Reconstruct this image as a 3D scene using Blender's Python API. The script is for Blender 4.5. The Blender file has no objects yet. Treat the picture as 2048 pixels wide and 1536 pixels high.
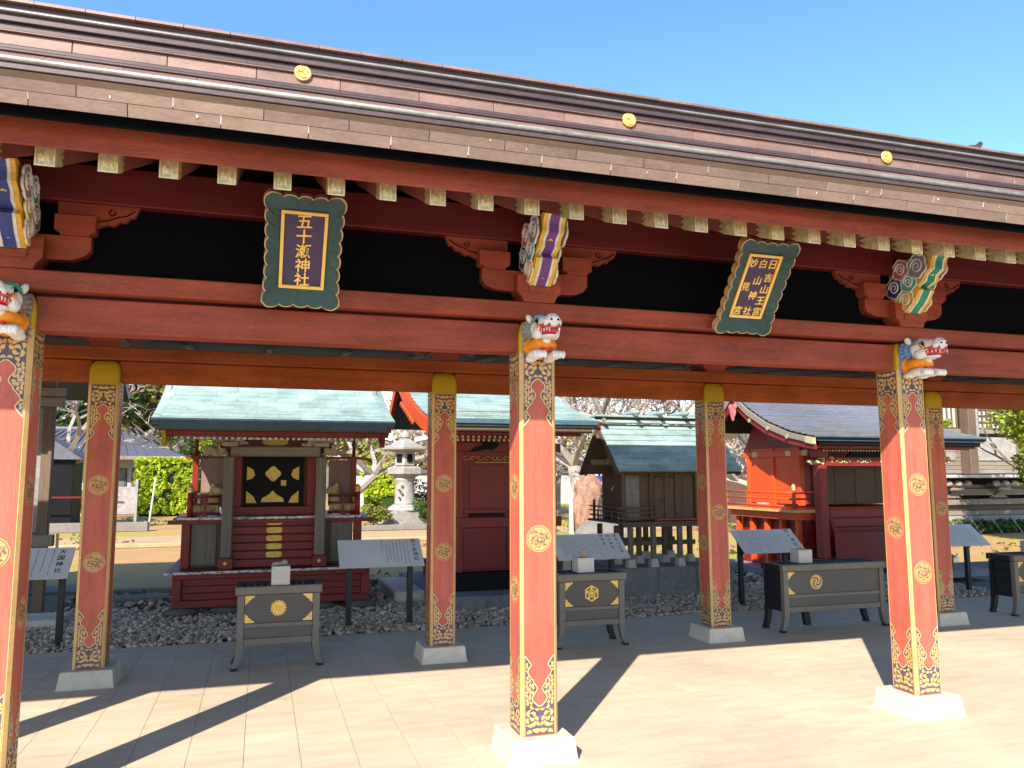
import bpy, math, random
import numpy as np
from mathutils import Vector, Matrix
random.seed(11); rng = np.random.default_rng(11)
S = bpy.context.scene; COL = S.collection
# ------------------------------------------------------------------ camera, sky, sun, exposure
cam = bpy.data.objects.new('camera', bpy.data.cameras.new('camera')); COL.objects.link(cam)
PITCH, YAW, ROLL = 0.1149, 0.304, -0.0022
fw = Vector((math.sin(YAW)*math.cos(PITCH), math.cos(YAW)*math.cos(PITCH), math.sin(PITCH)))
rt = Vector((math.cos(YAW), -math.sin(YAW), 0)); upv = rt.cross(fw)
r2 = rt*math.cos(ROLL)+upv*math.sin(ROLL); u2 = upv*math.cos(ROLL)-rt*math.sin(ROLL)
cam.matrix_world = Matrix((( r2.x, u2.x, -fw.x, 0), (r2.y, u2.y, -fw.y, 0), (r2.z, u2.z, -fw.z, 1.58), (0, 0, 0, 1)))
cam.data.sensor_width = 36; cam.data.lens = 1592.4/2048*36; cam.data.clip_end = 2000; cam.data.clip_start = .05
S.camera = cam
SUN = Vector((-.843, -1.155, 1.0)).normalized()
w = bpy.data.worlds.new('World'); S.world = w; w.use_nodes = True
nt = w.node_tree; bg = nt.nodes['Background']
sky = nt.nodes.new('ShaderNodeTexSky'); sky.sky_type = 'NISHITA'; sky.sun_disc = False
sky.sun_elevation = math.asin(SUN.z); sky.sun_rotation = math.atan2(SUN.x, SUN.y)
sky.air_density = 1.0; sky.dust_density = 0.25; sky.ozone_density = 2.2; sky.altitude = 30
hs_ = nt.nodes.new('ShaderNodeHueSaturation'); hs_.inputs['Saturation'].default_value = 1.17
nt.links.new(sky.outputs[0], hs_.inputs['Color']); nt.links.new(hs_.outputs[0], bg.inputs[0]); bg.inputs[1].default_value = 0.121
sl = bpy.data.lights.new('sun', 'SUN'); sl.energy = 3.8; sl.angle = math.radians(.5); sl.color = (1, .92, .79)
so = bpy.data.objects.new('sun', sl); COL.objects.link(so); so.location = SUN*40
so.rotation_euler = (-SUN).to_track_quat('-Z', 'Y').to_euler()
vs = S.view_settings; vs.view_transform = 'Standard'; vs.look = 'None'; vs.gamma = 1; vs.exposure = 1.46; vs.use_curve_mapping = False
S.render.engine = 'CYCLES'; S.cycles.max_bounces = 8; S.cycles.diffuse_bounces = 5; S.cycles.use_denoising = True
S.cycles.sample_clamp_indirect = 8

# ------------------------------------------------------------------ materials
def mat(name, c, rough=.6, var=.18, sc=6., st=(1, 1, 1), bump=.12, metal=0., spec=.4, c2=None, pw=(.35, .65), rnd=.06, fine=40., fade=.12, fsc=1.3):
    m = bpy.data.materials.new(name); m.use_nodes = True; t = m.node_tree; N = t.nodes; L = t.links
    b = N['Principled BSDF']; tc = N.new('ShaderNodeTexCoord'); mp = N.new('ShaderNodeMapping'); mp.inputs['Scale'].default_value = st
    L.new(tc.outputs['Object'], mp.inputs[0])
    oi = N.new('ShaderNodeObjectInfo'); ad = N.new('ShaderNodeVectorMath'); ad.operation = 'SCALE'
    cmb = N.new('ShaderNodeCombineXYZ'); L.new(oi.outputs['Random'], cmb.inputs[0]); L.new(oi.outputs['Random'], cmb.inputs[1])
    L.new(cmb.outputs[0], ad.inputs[0]); ad.inputs['Scale'].default_value = 37.
    av = N.new('ShaderNodeVectorMath'); L.new(mp.outputs[0], av.inputs[0]); L.new(ad.outputs[0], av.inputs[1])
    n1 = N.new('ShaderNodeTexNoise'); n1.inputs['Scale'].default_value = sc; n1.inputs['Detail'].default_value = 6; n1.inputs['Roughness'].default_value = .62
    L.new(av.outputs[0], n1.inputs['Vector'])
    n2 = N.new('ShaderNodeTexNoise'); n2.inputs['Scale'].default_value = fine; n2.inputs['Detail'].default_value = 4
    L.new(av.outputs[0], n2.inputs['Vector'])
    rp = N.new('ShaderNodeValToRGB'); e = rp.color_ramp.elements
    e[0].position, e[1].position = pw
    d = tuple(x*(1-var) for x in c) if c2 is None else c2
    e[0].color = (*d, 1); e[1].color = (*[min(1, x*(1+var*.6)) for x in c], 1)
    mixn = N.new('ShaderNodeMath'); mixn.operation = 'MULTIPLY_ADD'; mixn.inputs[1].default_value = .45; 
    L.new(n2.outputs[0], mixn.inputs[0]); sc2 = N.new('ShaderNodeMath'); sc2.operation = 'MULTIPLY'; sc2.inputs[1].default_value = .55
    L.new(n1.outputs[0], sc2.inputs[0]); L.new(sc2.outputs[0], mixn.inputs[2]); L.new(mixn.outputs[0], rp.inputs[0])
    hv = N.new('ShaderNodeHueSaturation'); ma = N.new('ShaderNodeMapRange'); ma.inputs['To Min'].default_value = 1-rnd; ma.inputs['To Max'].default_value = 1+rnd
    L.new(oi.outputs['Random'], ma.inputs['Value']); ge = N.new('ShaderNodeNewGeometry'); n3 = N.new('ShaderNodeTexNoise'); n3.inputs['Scale'].default_value = fsc; n3.inputs['Detail'].default_value = 5; L.new(ge.outputs['Position'], n3.inputs['Vector'])
    mf = N.new('ShaderNodeMapRange'); mf.inputs['From Min'].default_value = .3; mf.inputs['From Max'].default_value = .68; mf.inputs['To Min'].default_value = 1-fade; mf.inputs['To Max'].default_value = 1+fade*.7; L.new(n3.outputs[0], mf.inputs['Value'])
    mm = N.new('ShaderNodeMath'); mm.operation = 'MULTIPLY'; L.new(ma.outputs[0], mm.inputs[0]); L.new(mf.outputs[0], mm.inputs[1])
    L.new(mm.outputs[0], hv.inputs['Value']); L.new(rp.outputs[0], hv.inputs['Color'])
    L.new(hv.outputs[0], b.inputs['Base Color'])
    rr = N.new('ShaderNodeMapRange'); rr.inputs['To Min'].default_value = max(.05, rough-.12); rr.inputs['To Max'].default_value = min(1, rough+.14)
    L.new(n1.outputs[0], rr.inputs['Value']); L.new(rr.outputs[0], b.inputs['Roughness'])
    b.inputs['Metallic'].default_value = metal; b.inputs['Specular IOR Level'].default_value = spec
    if bump:
        bp = N.new('ShaderNodeBump'); bp.inputs['Strength'].default_value = bump; bp.inputs['Distance'].default_value = .01
        L.new(mixn.outputs[0], bp.inputs['Height']); L.new(bp.outputs[0], b.inputs['Normal'])
    return m
def leafmat(name, ca, cb, cc=None):
    m = bpy.data.materials.new(name); m.use_nodes = True; t = m.node_tree; N = t.nodes; L = t.links; b = N['Principled BSDF']
    g = N.new('ShaderNodeNewGeometry'); rp = N.new('ShaderNodeValToRGB'); e = rp.color_ramp.elements
    e[0].color = (*ca, 1); e[1].color = (*cb, 1)
    if cc: x = e.new(.5); x.color = (*cc, 1)
    L.new(g.outputs['Random Per Island'], rp.inputs[0]); L.new(rp.outputs[0], b.inputs['Base Color'])
    b.inputs['Roughness'].default_value = .55; b.inputs['Specular IOR Level'].default_value = .3
    tr = N.new('ShaderNodeBsdfTranslucent'); L.new(rp.outputs[0], tr.inputs[0]); mx = N.new('ShaderNodeMixShader'); mx.inputs[0].default_value = .3
    L.new(b.outputs[0], mx.inputs[1]); L.new(tr.outputs[0], mx.inputs[2]); L.new(mx.outputs[0], N['Material Output'].inputs[0])
    return m
XG = (.5, 9, 9); ZG = (9, 9, .45); YG = (9, .5, 9)
M = {}
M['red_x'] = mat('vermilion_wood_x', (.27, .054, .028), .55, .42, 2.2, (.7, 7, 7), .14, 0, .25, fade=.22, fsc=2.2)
M['red_bounce'] = mat('bounce_lit_red_wood_x', (.30, .074, .020), .55, .4, 2.2, (.7, 7, 7), .12, 0, .15, fade=.22, fsc=2.2)  # rear beam red, with warm bounced light put into the colour
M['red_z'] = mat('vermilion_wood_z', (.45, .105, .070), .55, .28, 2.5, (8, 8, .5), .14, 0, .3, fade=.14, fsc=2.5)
M['red_y'] = mat('vermilion_wood_y', (.24, .075, .055), .55, .3, 3, YG, .08)
M['red_dk'] = mat('deep_red_wood', (.115, .009, .008), .5, .35, 3, XG, .08)
M['gold'] = mat('gold_leaf_paint', (.58, .35, .125), .42, .18, 9, (1, 1, 1), .05, 0.0, .5)
M['gold_cap'] = mat('ochre_gold_paint', (.44, .29, .010), .5, .12, 5, (1, 1, 1), .05, 0, .25)
M['gold_m'] = mat('gilt_metal', (.80, .52, .16), .38, .2, 20, (1, 1, 1), .2, .55, .5)
M['gilt_old'] = mat('aged_gilt_metal', (.50, .435, .235), .45, .4, 30, (1, 1, 1), .6, .25, .5)
M['gilt_p'] = mat('pale_gilt_relief', (.66, .54, .30), .42, .3, 30, (1, 1, 1), .3, .3, .5)
M['cream'] = mat('cream_gold_line', (.72, .50, .22), .5, .1, 9)
M['ground_pp'] = mat('dark_purple_ground', (.095, .070, .10), .6, .4, 9)
M['gold_md'] = mat('dull_gold_medallion', (.52, .275, .105), .5, .2, 9)
M['panel_pk'] = mat('faded_pink_panel', (.24, .15, .135), .7, .2, 6, ZG)
M['gline'] = mat('brown_engraved_line', (.12, .075, .05), .6, .3, 9)
M['black'] = mat('black_lacquer', (.0045, .0045, .006), .55, .3, 5, (1, 1, 1), .03, 0, .15)
M['void'] = mat('dark_recess_board', (.0042, .0046, .0075), .9, .3, 5, XG, .1, 0, .05)  # near-black colour stands in for the dark of the roof recesses
M['ceil'] = mat('dark_ceiling_board', (.085, .078, .08), .85, .4, 5, XG, .2, 0, .1)
M['granite'] = mat('pale_granite', (.58, .505, .41), .8, .2, 14, (1, 1, 1), .2, fine=160)
M['granite_d'] = mat('grey_granite_block', (.21, .205, .20), .85, .35, 18, (1, 1, 1), .3, fine=150)
M['slab'] = mat('beige_paving_stone', (.55, .445, .315), .8, .20, 2.0, (1, 4.5, 1), .22, rnd=.025, fine=70, fade=.13, fsc=.9)
M['joint'] = mat('paving_joint', (.24, .18, .13), .9, .2, 20)
M['copper'] = mat('brown_copper_sheet', (.20, .132, .102), .5, .28, 4, (1, 3, 3), .08, .2, .5, rnd=.14)
M['copper_r'] = mat('reddish_copper_sheet', (.235, .138, .112), .5, .3, 4, (1, 3, 3), .08, .2, .5, rnd=.12)
M['copper_d'] = mat('dark_copper_moulding', (.075, .050, .052), .5, .3, 5, (1, 3, 3), .05, .3, .5)
M['copper_g'] = mat('grey_copper_roll', (.27, .26, .245), .45, .4, 6, (1, 3, 3), .08, .4, .5)
M['verd'] = mat('verdigris_copper', (.27, .375, .36), .65, .36, 3, (1, 2, 2), .15, .0, .35, rnd=.12, fade=.2, fsc=3)
M['verd_d'] = mat('shaded_verdigris', (.06, .12, .17), .55, .3, 6, (1, 1, 1), .08)  # verdigris darkened in colour for shaded eave edges and course gaps
M['silver'] = mat('silvery_copper_roof', (.22, .22, .245), .42, .3, 6, (1, 3, 3), .06, .4, .5)
M['wood_g'] = mat('weathered_grey_wood', (.20, .165, .135), .8, .35, 4, ZG, .3)
M['wood_gx'] = mat('weathered_grey_wood_x', (.23, .19, .15), .8, .35, 4, XG, .3)
M['wood_b'] = mat('brown_bare_wood', (.13, .085, .058), .75, .35, 4, ZG, .25)
M['wood_bx'] = mat('brown_bare_wood_x', (.14, .095, .068), .75, .35, 4, XG, .25)
M['lac'] = mat('dark_red_lacquer_x', (.21, .012, .011), .45, .5, 4, XG, .12)
M['lac_z'] = mat('dark_red_lacquer_z', (.22, .013, .011), .45, .45, 4, ZG, .1)
M['verm'] = mat('sunlit_vermilion', (.60, .072, .012), .45, .18, 4, ZG, .06)  # red brightened in colour for faces that stand in the sun
M['flake'] = mat('flaking_white_edge', (.62, .58, .54), .8, .3, 9, (1.6, 4, 4), .3, c2=(.05, .035, .035), pw=(.44, .52))
M['white'] = mat('white_paint', (.46, .44, .41), .6, .14, 8)
M['offwhite'] = mat('sign_board_white', (.60, .545, .475), .35, .06, 4, bump=.01, spec=.6)
M['ink'] = mat('black_ink', (.015, .014, .018), .6, .2, 8)
M['boxdk'] = mat('dark_bronze_panel', (.085, .075, .068), .5, .2, 5, XG, .05)
M['boxfr'] = mat('bronze_grey_frame', (.145, .125, .105), .5, .25, 5, (3, 3, 3), .05)
M['boxbk'] = mat('black_box_side', (.012, .013, .016), .4, .3, 5, (3, 3, 3), .05)
M['pebble'] = None
M['soil'] = None
M['tan'] = mat('carved_tan_wood', (.50, .33, .16), .6, .3, 14, (1, 1, 1), .3)
M['teal'] = mat('teal_plaque_paint', (.022, .062, .066), .5, .35, 8, (1, 1, 1), .1)
M['tealg'] = mat('green_plaque_paint', (.012, .13, .10), .5, .3, 8, (1, 1, 1), .1)
M['plum'] = mat('plum_purple_panel', (.052, .030, .090), .5, .2, 6)
M['letter'] = mat('gilt_letter', (.85, .52, .13), .45, .08, 9, (1, 1, 1), .03)
M['p_white'] = mat('carved_white', (.70, .69, .68), .6, .18, 16, (1, 1, 1), .25)
M['p_grey'] = mat('carved_grey', (.26, .27, .24), .6, .3, 16, (1, 1, 1), .3)
M['p_blue'] = mat('carved_blue', (.13, .25, .46), .6, .3, 16, (1, 1, 1), .3)
M['p_brown'] = mat('carved_brown_grey', (.27, .21, .18), .6, .3, 16, (1, 1, 1), .3)
M['p_orange'] = mat('carved_orange', (.80, .26, .012), .55, .15, 10)
M['p_red'] = mat('carved_red', (.66, .045, .050), .5, .2, 14)
M['p_yellow'] = mat('carved_yellow', (.72, .42, .06), .55, .2, 12)
M['p_teal'] = mat('carved_teal', (.10, .40, .33), .55, .2, 12)
M['p_green'] = mat('carved_green', (.012, .26, .16), .55, .2, 12)
M['p_pink'] = mat('carved_pink', (.55, .14, .15), .55, .2, 12)
M['p_navy'] = mat('carved_navy', (.035, .055, .22), .55, .2, 12)
M['p_purple'] = mat('carved_purple', (.14, .045, .22), .55, .2, 12)
M['p_lilac'] = mat('carved_lilac', (.32, .26, .34), .55, .2, 12)
M['stone_l'] = mat('lichen_stone', (.31, .285, .26), .9, .4, 7, (1, 1, 1), .6, fine=60)
M['rock_r'] = mat('reddish_rock', (.34, .185, .125), .9, .5, 9, (1, 1, 1), 1.2)
M['rock_g'] = mat('dark_boulder', (.10, .10, .09), .9, .35, 7, (1, 1, 1), .5)
M['tileroof'] = mat('dark_tile_roof', (.10, .095, .115), .5, .3, 6, (1, 8, 1), .2)
M['plaster'] = mat('grey_plaster', (.40, .39, .38), .8, .1, 4)
M['bark'] = mat('grey_bark', (.22, .18, .15), .9, .4, 9, (4, 4, 1), .5)
M['bark_l'] = mat('pale_bark', (.36, .31, .275), .9, .35, 9, (4, 4, 1), .4)
M['terracotta'] = mat('terracotta', (.55, .16, .07), .7, .15, 6)
M['path'] = mat('pale_path', (.46, .30, .16), .9, .2, 3)
M['kerb'] = mat('grey_kerb_stone', (.20, .18, .16), .85, .25, 8, (1, 1, 1), .2)
M['glass'] = mat('dull_window_glass', (.12, .14, .15), .2, .1, 4)
M['gilt_y'] = mat('bright_gilt_plate', (.62, .41, .07), .42, .3, 26, (1, 1, 1), .4, .25, .5)
M['wood_c'] = mat('pale_carved_wood', (.40, .32, .235), .75, .4, 9, (2, 2, 2), .3)
M['stain'] = mat('pale_lime_stain', (.46, .44, .41), .8, .3, 30)
M['plas_b'] = mat('pale_wall_panel', (.22, .215, .22), .75, .4, 5, (2, 2, 2), .1)
M['l_green'] = leafmat('leaf_green', (.022, .06, .014), (.10, .17, .03))
M['l_dark'] = leafmat('leaf_dark_green', (.012, .03, .010), (.05, .095, .028))
M['l_yel'] = leafmat('leaf_yellow_green', (.10, .17, .012), (.34, .38, .03))
M['l_hedge'] = leafmat('leaf_hedge', (.32, .44, .018), (.60, .68, .05))
M['l_autumn'] = leafmat('leaf_autumn', (.15, .17, .045), (.42, .30, .09), (.27, .28, .07))
M['l_red'] = leafmat('leaf_red', (.30, .05, .03), (.52, .18, .12), (.42, .12, .08))
M['l_pink'] = leafmat('leaf_pinkish', (.30, .15, .11), (.60, .45, .40), (.46, .30, .25))
M['l_grass'] = leafmat('leaf_grass', (.10, .12, .02), (.30, .28, .06))
def soilmat():
    m = bpy.data.materials.new('bare_soil_and_grass'); m.use_nodes = True; t = m.node_tree; N = t.nodes; L = t.links; b = N['Principled BSDF']
    tc = N.new('ShaderNodeTexCoord'); 
    def noise(s, d=6):
        n = N.new('ShaderNodeTexNoise'); n.inputs['Scale'].default_value = s; n.inputs['Detail'].default_value = d; L.new(tc.outputs['Object'], n.inputs['Vector']); return n
    a, c, f = noise(.16), noise(1.3), noise(14)
    r1 = N.new('ShaderNodeValToRGB'); r1.color_ramp.elements[0].color = (.34, .185, .080, 1); r1.color_ramp.elements[1].color = (.50, .30, .135, 1); L.new(c.outputs[0], r1.inputs[0])
    r2_ = N.new('ShaderNodeValToRGB'); r2_.color_ramp.elements[0].color = (.26, .25, .035, 1); r2_.color_ramp.elements[1].color = (.40, .33, .08, 1); L.new(f.outputs[0], r2_.inputs[0])
    r3 = N.new('ShaderNodeValToRGB'); r3.color_ramp.elements[0].position = .50; r3.color_ramp.elements[1].position = .57; L.new(a.outputs[0], r3.inputs[0])
    mx = N.new('ShaderNodeMix'); mx.data_type = 'RGBA'; L.new(r3.outputs[0], mx.inputs[0]); L.new(r1.outputs[0], mx.inputs[6]); L.new(r2_.outputs[0], mx.inputs[7])
    L.new(mx.outputs[2], b.inputs['Base Color']); b.inputs['Roughness'].default_value = .95; b.inputs['Specular IOR Level'].default_value = .15
    bp = N.new('ShaderNodeBump'); bp.inputs['Strength'].default_value = .5; bp.inputs['Distance'].default_value = .03; L.new(f.outputs[0], bp.inputs['Height']); L.new(bp.outputs[0], b.inputs['Normal'])
    return m
M['soil'] = soilmat()
def pebmat():
    m = leafmat('river_pebble', (.30, .21, .145), (.72, .56, .41), (.47, .35, .25)); N = m.node_tree.nodes
    m.node_tree.links.new(N['Principled BSDF'].outputs[0], N['Material Output'].inputs[0]); N['Principled BSDF'].inputs['Roughness'].default_value = .85; return m
M['pebble'] = pebmat()

# ------------------------------------------------------------------ mesh helpers
WL = {}
def link(o, parent=None, loc=(0, 0, 0)):
    COL.objects.link(o); o.location = loc; WL[o.name] = Vector(loc)
    if parent is not None:
        o.parent = parent; o.matrix_parent_inverse = Matrix.Translation(-WL[parent.name])
    return o
def tag(o, label, cat=None, group=None, kind=None):
    if label: o['label'] = label
    if cat: o['category'] = cat
    if group: o['group'] = group
    if kind: o['kind'] = kind
    return o
def thing(name, loc, label, cat, group=None):
    o = bpy.data.objects.new(name, None); o.empty_display_size = .1; link(o, None, loc); return tag(o, label, cat, group)
class MB:
    def __init__(s, xf=None): s.v = []; s.f = []; s.xf = xf
    def add(s, vs_, fs):
        k = len(s.v)
        if s.xf is not None: vs_ = [tuple(s.xf @ Vector(p)) for p in vs_]
        s.v += [tuple(p) for p in vs_]; s.f += [tuple(i+k for i in q) for q in fs]; return s
    def box(s, x0, x1, y0, y1, z0, z1, c=.004):
        c = min(c, (x1-x0)*.3, (y1-y0)*.3, (z1-z0)*.3)
        if c <= 0:
            v = [(x, y, z) for x in (x0, x1) for y in (y0, y1) for z in (z0, z1)]
            return s.add(v, [(0, 1, 3, 2), (4, 6, 7, 5), (0, 4, 5, 1), (2, 3, 7, 6), (0, 2, 6, 4), (1, 5, 7, 3)])
        X = (x0, x1); Y = (y0, y1); Z = (z0, z1); v = []; idx = {}
        for i in (0, 1):
            for j in (0, 1):
                for k in (0, 1):
                    sx, sy, sz = (1, -1)[i]*c, (1, -1)[j]*c, (1, -1)[k]*c
                    idx[i, j, k] = len(v); v += [(X[i], Y[j]+sy, Z[k]+sz), (X[i]+sx, Y[j], Z[k]+sz), (X[i]+sx, Y[j]+sy, Z[k])]
        f = []
        for i in (0, 1):
            q = [idx[i, 0, 0], idx[i, 1, 0], idx[i, 1, 1], idx[i, 0, 1]]; f.append(tuple(q if i else q[::-1]))
            q = [idx[0, i, 0]+1, idx[0, i, 1]+1, idx[1, i, 1]+1, idx[1, i, 0]+1]; f.append(tuple(q if i else q[::-1]))
            q = [idx[0, 0, i]+2, idx[1, 0, i]+2, idx[1, 1, i]+2, idx[0, 1, i]+2]; f.append(tuple(q if i else q[::-1]))
        for i in (0, 1):
            for j in (0, 1):
                a, b = idx[i, j, 0], idx[i, j, 1]; q = (a, a+1, b+1, b); f.append(q if (i == j) else q[::-1])
                a, b = idx[i, 0, j], idx[i, 1, j]; q = (a, b, b+2, a+2); f.append(q if (i == j) else q[::-1])
                a, b = idx[0, i, j], idx[1, i, j]; q = (a+1, a+2, b+2, b+1); f.append(q if (i == j) else q[::-1])
                for k in (0, 1):
                    a = idx[i, j, k]; q = (a, a+1, a+2); f.append(q if (i+j+k) % 2 else q[::-1])
        return s.add(v, f)
    def prism(s, pts, ax, a, b):
        n = len(pts)
        def P(p, t): return (t, p[0], p[1]) if ax == 'x' else ((p[0], t, p[1]) if ax == 'y' else (p[0], p[1], t))
        v = [P(p, a) for p in pts]+[P(p, b) for p in pts]
        return s.add(v, [tuple(range(n))[::-1], tuple(range(n, 2*n))]+[(i, (i+1) % n, n+(i+1) % n, n+i) for i in range(n)])
    def hexa(s, a, b):     # two quads of 4 points
        return s.add(list(a)+list(b), [(3, 2, 1, 0), (4, 5, 6, 7)]+[(i, (i+1) % 4, 4+(i+1) % 4, 4+i) for i in range(4)])
    def tube(s, pts, r, n=6, cap=True):
        pts = [Vector(p) for p in pts]; m = len(pts); R = r if hasattr(r, '__len__') else [r]*m; v = []; t0 = None
        for i, p in enumerate(pts):
            d = (pts[min(i+1, m-1)]-pts[max(i-1, 0)]).normalized()
            if t0 is None: t0 = d.orthogonal().normalized()
            a = (t0-d*t0.dot(d)); a = a.normalized() if a.length > 1e-6 else d.orthogonal().normalized(); t0 = a; b = d.cross(a)
            v += [p+(a*math.cos(2*math.pi*k/n)+b*math.sin(2*math.pi*k/n))*R[i] for k in range(n)]
        f = [(i*n+k, i*n+(k+1) % n, (i+1)*n+(k+1) % n, (i+1)*n+k) for i in range(m-1) for k in range(n)]
        if cap: f += [tuple(range(n))[::-1], tuple(range((m-1)*n, m*n))]
        return s.add(v, f)
    def lathe(s, prof, cx=0, cy=0, n=16, off=0.):
        m = len(prof); v = [(cx+r*math.cos(2*math.pi*k/n+off), cy+r*math.sin(2*math.pi*k/n+off), z) for r, z in prof for k in range(n)]
        f = [(i*n+k, i*n+(k+1) % n, (i+1)*n+(k+1) % n, (i+1)*n+k) for i in range(m-1) for k in range(n)]
        return s.add(v, f+[tuple(range(n))[::-1], tuple(range((m-1)*n, m*n))])
    def ball(s, c, r, n=10, m=7):
        if not hasattr(r, '__len__'): r = (r, r, r)
        v = [(c[0], c[1], c[2]-r[2])]
        for i in range(1, m):
            a = math.pi*i/m-math.pi/2
            v += [(c[0]+r[0]*math.cos(a)*math.cos(2*math.pi*k/n), c[1]+r[1]*math.cos(a)*math.sin(2*math.pi*k/n), c[2]+r[2]*math.sin(a)) for k in range(n)]
        v.append((c[0], c[1], c[2]+r[2])); e = len(v)-1; f = [(0, 1+(k+1) % n, 1+k) for k in range(n)]
        f += [(1+i*n+k, 1+i*n+(k+1) % n, 1+(i+1)*n+(k+1) % n, 1+(i+1)*n+k) for i in range(m-2) for k in range(n)]
        return s.add(v, f+[(e, 1+(m-2)*n+k, 1+(m-2)*n+(k+1) % n) for k in range(n)])
    def disc(s, c, r, ax, n=20, thick=.002):
        """small disc whose flat side faces along ax ('x','-x','y','-y','z')"""
        sg = -1 if ax[0] == '-' else 1; a = ax[-1]; v = []
        for t in (0, thick*sg):
            for k in range(n):
                p, q = r*math.cos(2*math.pi*k/n), r*math.sin(2*math.pi*k/n)
                v.append({'x': (c[0]+t, c[1]+p, c[2]+q), 'y': (c[0]+p, c[1]+t, c[2]+q), 'z': (c[0]+p, c[1]+q, c[2]+t)}[a])
        return s.add(v, [tuple(range(n))[::-1], tuple(range(n, 2*n))]+[(i, (i+1) % n, n+(i+1) % n, n+i) for i in range(n)])
    def mesh(s, name, m, smooth=False):
        me = bpy.data.meshes.new(name); me.from_pydata(s.v, [], s.f); me.validate(); me.update()
        import bmesh as _b
        bm = _b.new(); bm.from_mesh(me); _b.ops.recalc_face_normals(bm, faces=bm.faces); bm.to_mesh(me); bm.free()
        if smooth: me.polygons.foreach_set('use_smooth', [True]*len(me.polygons))
        me.materials.append(M[m] if isinstance(m, str) else m); return me
    def build(s, name, m, parent=None, loc=(0, 0, 0), smooth=False):
        return link(bpy.data.objects.new(name, s.mesh(name, m, smooth)), parent, loc)
def inst(name, me, parent, loc): return link(bpy.data.objects.new(name, me), parent, loc)
def struct(o): o['kind'] = 'structure'; return o
def npmesh(name, V, Q, m, parent=None, smooth=False):
    me = bpy.data.meshes.new(name); k = Q.shape[1]
    me.vertices.add(len(V)); me.vertices.foreach_set('co', V.astype(np.float32).ravel())
    me.loops.add(Q.size); me.loops.foreach_set('vertex_index', Q.astype(np.int32).ravel())
    me.polygons.add(len(Q)); me.polygons.foreach_set('loop_start', np.arange(0, Q.size, k, dtype=np.int32))
    if smooth: me.polygons.foreach_set('use_smooth', np.ones(len(Q), bool))
    me.update(calc_edges=True); me.validate(); me.materials.append(M[m]); return link(bpy.data.objects.new(name, me), parent)
# ------------------------------------------------------------------ lettering (Blender's own built-in font)
CH = sorted(set('五十瀬神社日吉山王宮白妙見大国四柱')); GL = {}
tmp = []
for ch in CH:
    cu = bpy.data.curves.new('t', 'FONT'); cu.body = ch; cu.size = 1; cu.offset = .012; cu.resolution_u = 3
    o = bpy.data.objects.new('t', cu); COL.objects.link(o); tmp.append(o)
bpy.context.view_layer.update(); dg = bpy.context.evaluated_depsgraph_get()
for ch, o in zip(CH, tmp):
    me = bpy.data.meshes.new_from_object(o.evaluated_get(dg)); vv = np.array([v.co[:2] for v in me.vertices])
    lo, hi = vv.min(0), vv.max(0); vv = (vv-(lo+hi)/2)/max(hi-lo); GL[ch] = (vv, [tuple(p.vertices) for p in me.polygons])
    bpy.data.meshes.remove(me)
for o in tmp: c_ = o.data; bpy.data.objects.remove(o); bpy.data.curves.remove(c_)
def glyph(mb, ch, x, y, size, z0, h=.0, sx=1.):
    vv, fs = GL[ch]; rot = .03*math.sin(ord(ch))
    p2 = [(x+(a*sx+b*rot)*size, y+(b+a*.06)*size) for a, b in vv]      # slight brush-like slant
    if h <= 0: mb.add([(a, b, z0) for a, b in p2], fs); return
    n = len(p2); ed = {}
    for q in fs:
        for i in range(len(q)):
            a, b = q[i], q[(i+1) % len(q)]; ed[a, b] = 1
    rim = [e for e in ed if (e[1], e[0]) not in ed]
    mb.add([(a, b, z0) for a, b in p2]+[(a, b, z0+h) for a, b in p2], [tuple(i+n for i in q) for q in fs]+[(a, b, b+n, a+n) for a, b in rim])
# ================================================================== GROUND
YE = 8.35                                           # rear edge of the paving
struct(MB().add([(-300, YE-.6, -.06), (300, YE-.6, -.06), (300, 500, -.06), (-300, 500, -.06)], [(0, 1, 2, 3)]).build('ground', 'soil'))
pav = struct(MB().add([(-14, -30, -.014), (22, -30, -.014), (22, YE, -.014), (-14, YE, -.014)], [(0, 1, 2, 3)]).build('pavement', 'joint'))
DX, DYT, X0 = .3076, .60, -.9647
sm = MB().box(.0014, DX-.0014, .0004, DYT-.0004, -.03, 0, 0).mesh('paving_slab', 'slab')
near = MB(); cand = []
for i in range(-40, 62):
    for j in range(1, 40):
        x, y = X0+i*DX, YE-j*DYT+(.3 if i % 2 else 0)*0
        cand.append((abs(x-3.6) > 6.4 or y < 4.0, x, y))
for far, x, y in cand:
    if not far: inst('paving_slab', sm, pav, (x, y, 0))
    else: near.box(x+.0012, x+DX-.0012, y+.0012, y+DYT-.0012, -.03, 0, 0)
tag(near.build('outer_paving_slabs', 'slab', pav), None, None, None, 'stuff')
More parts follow.
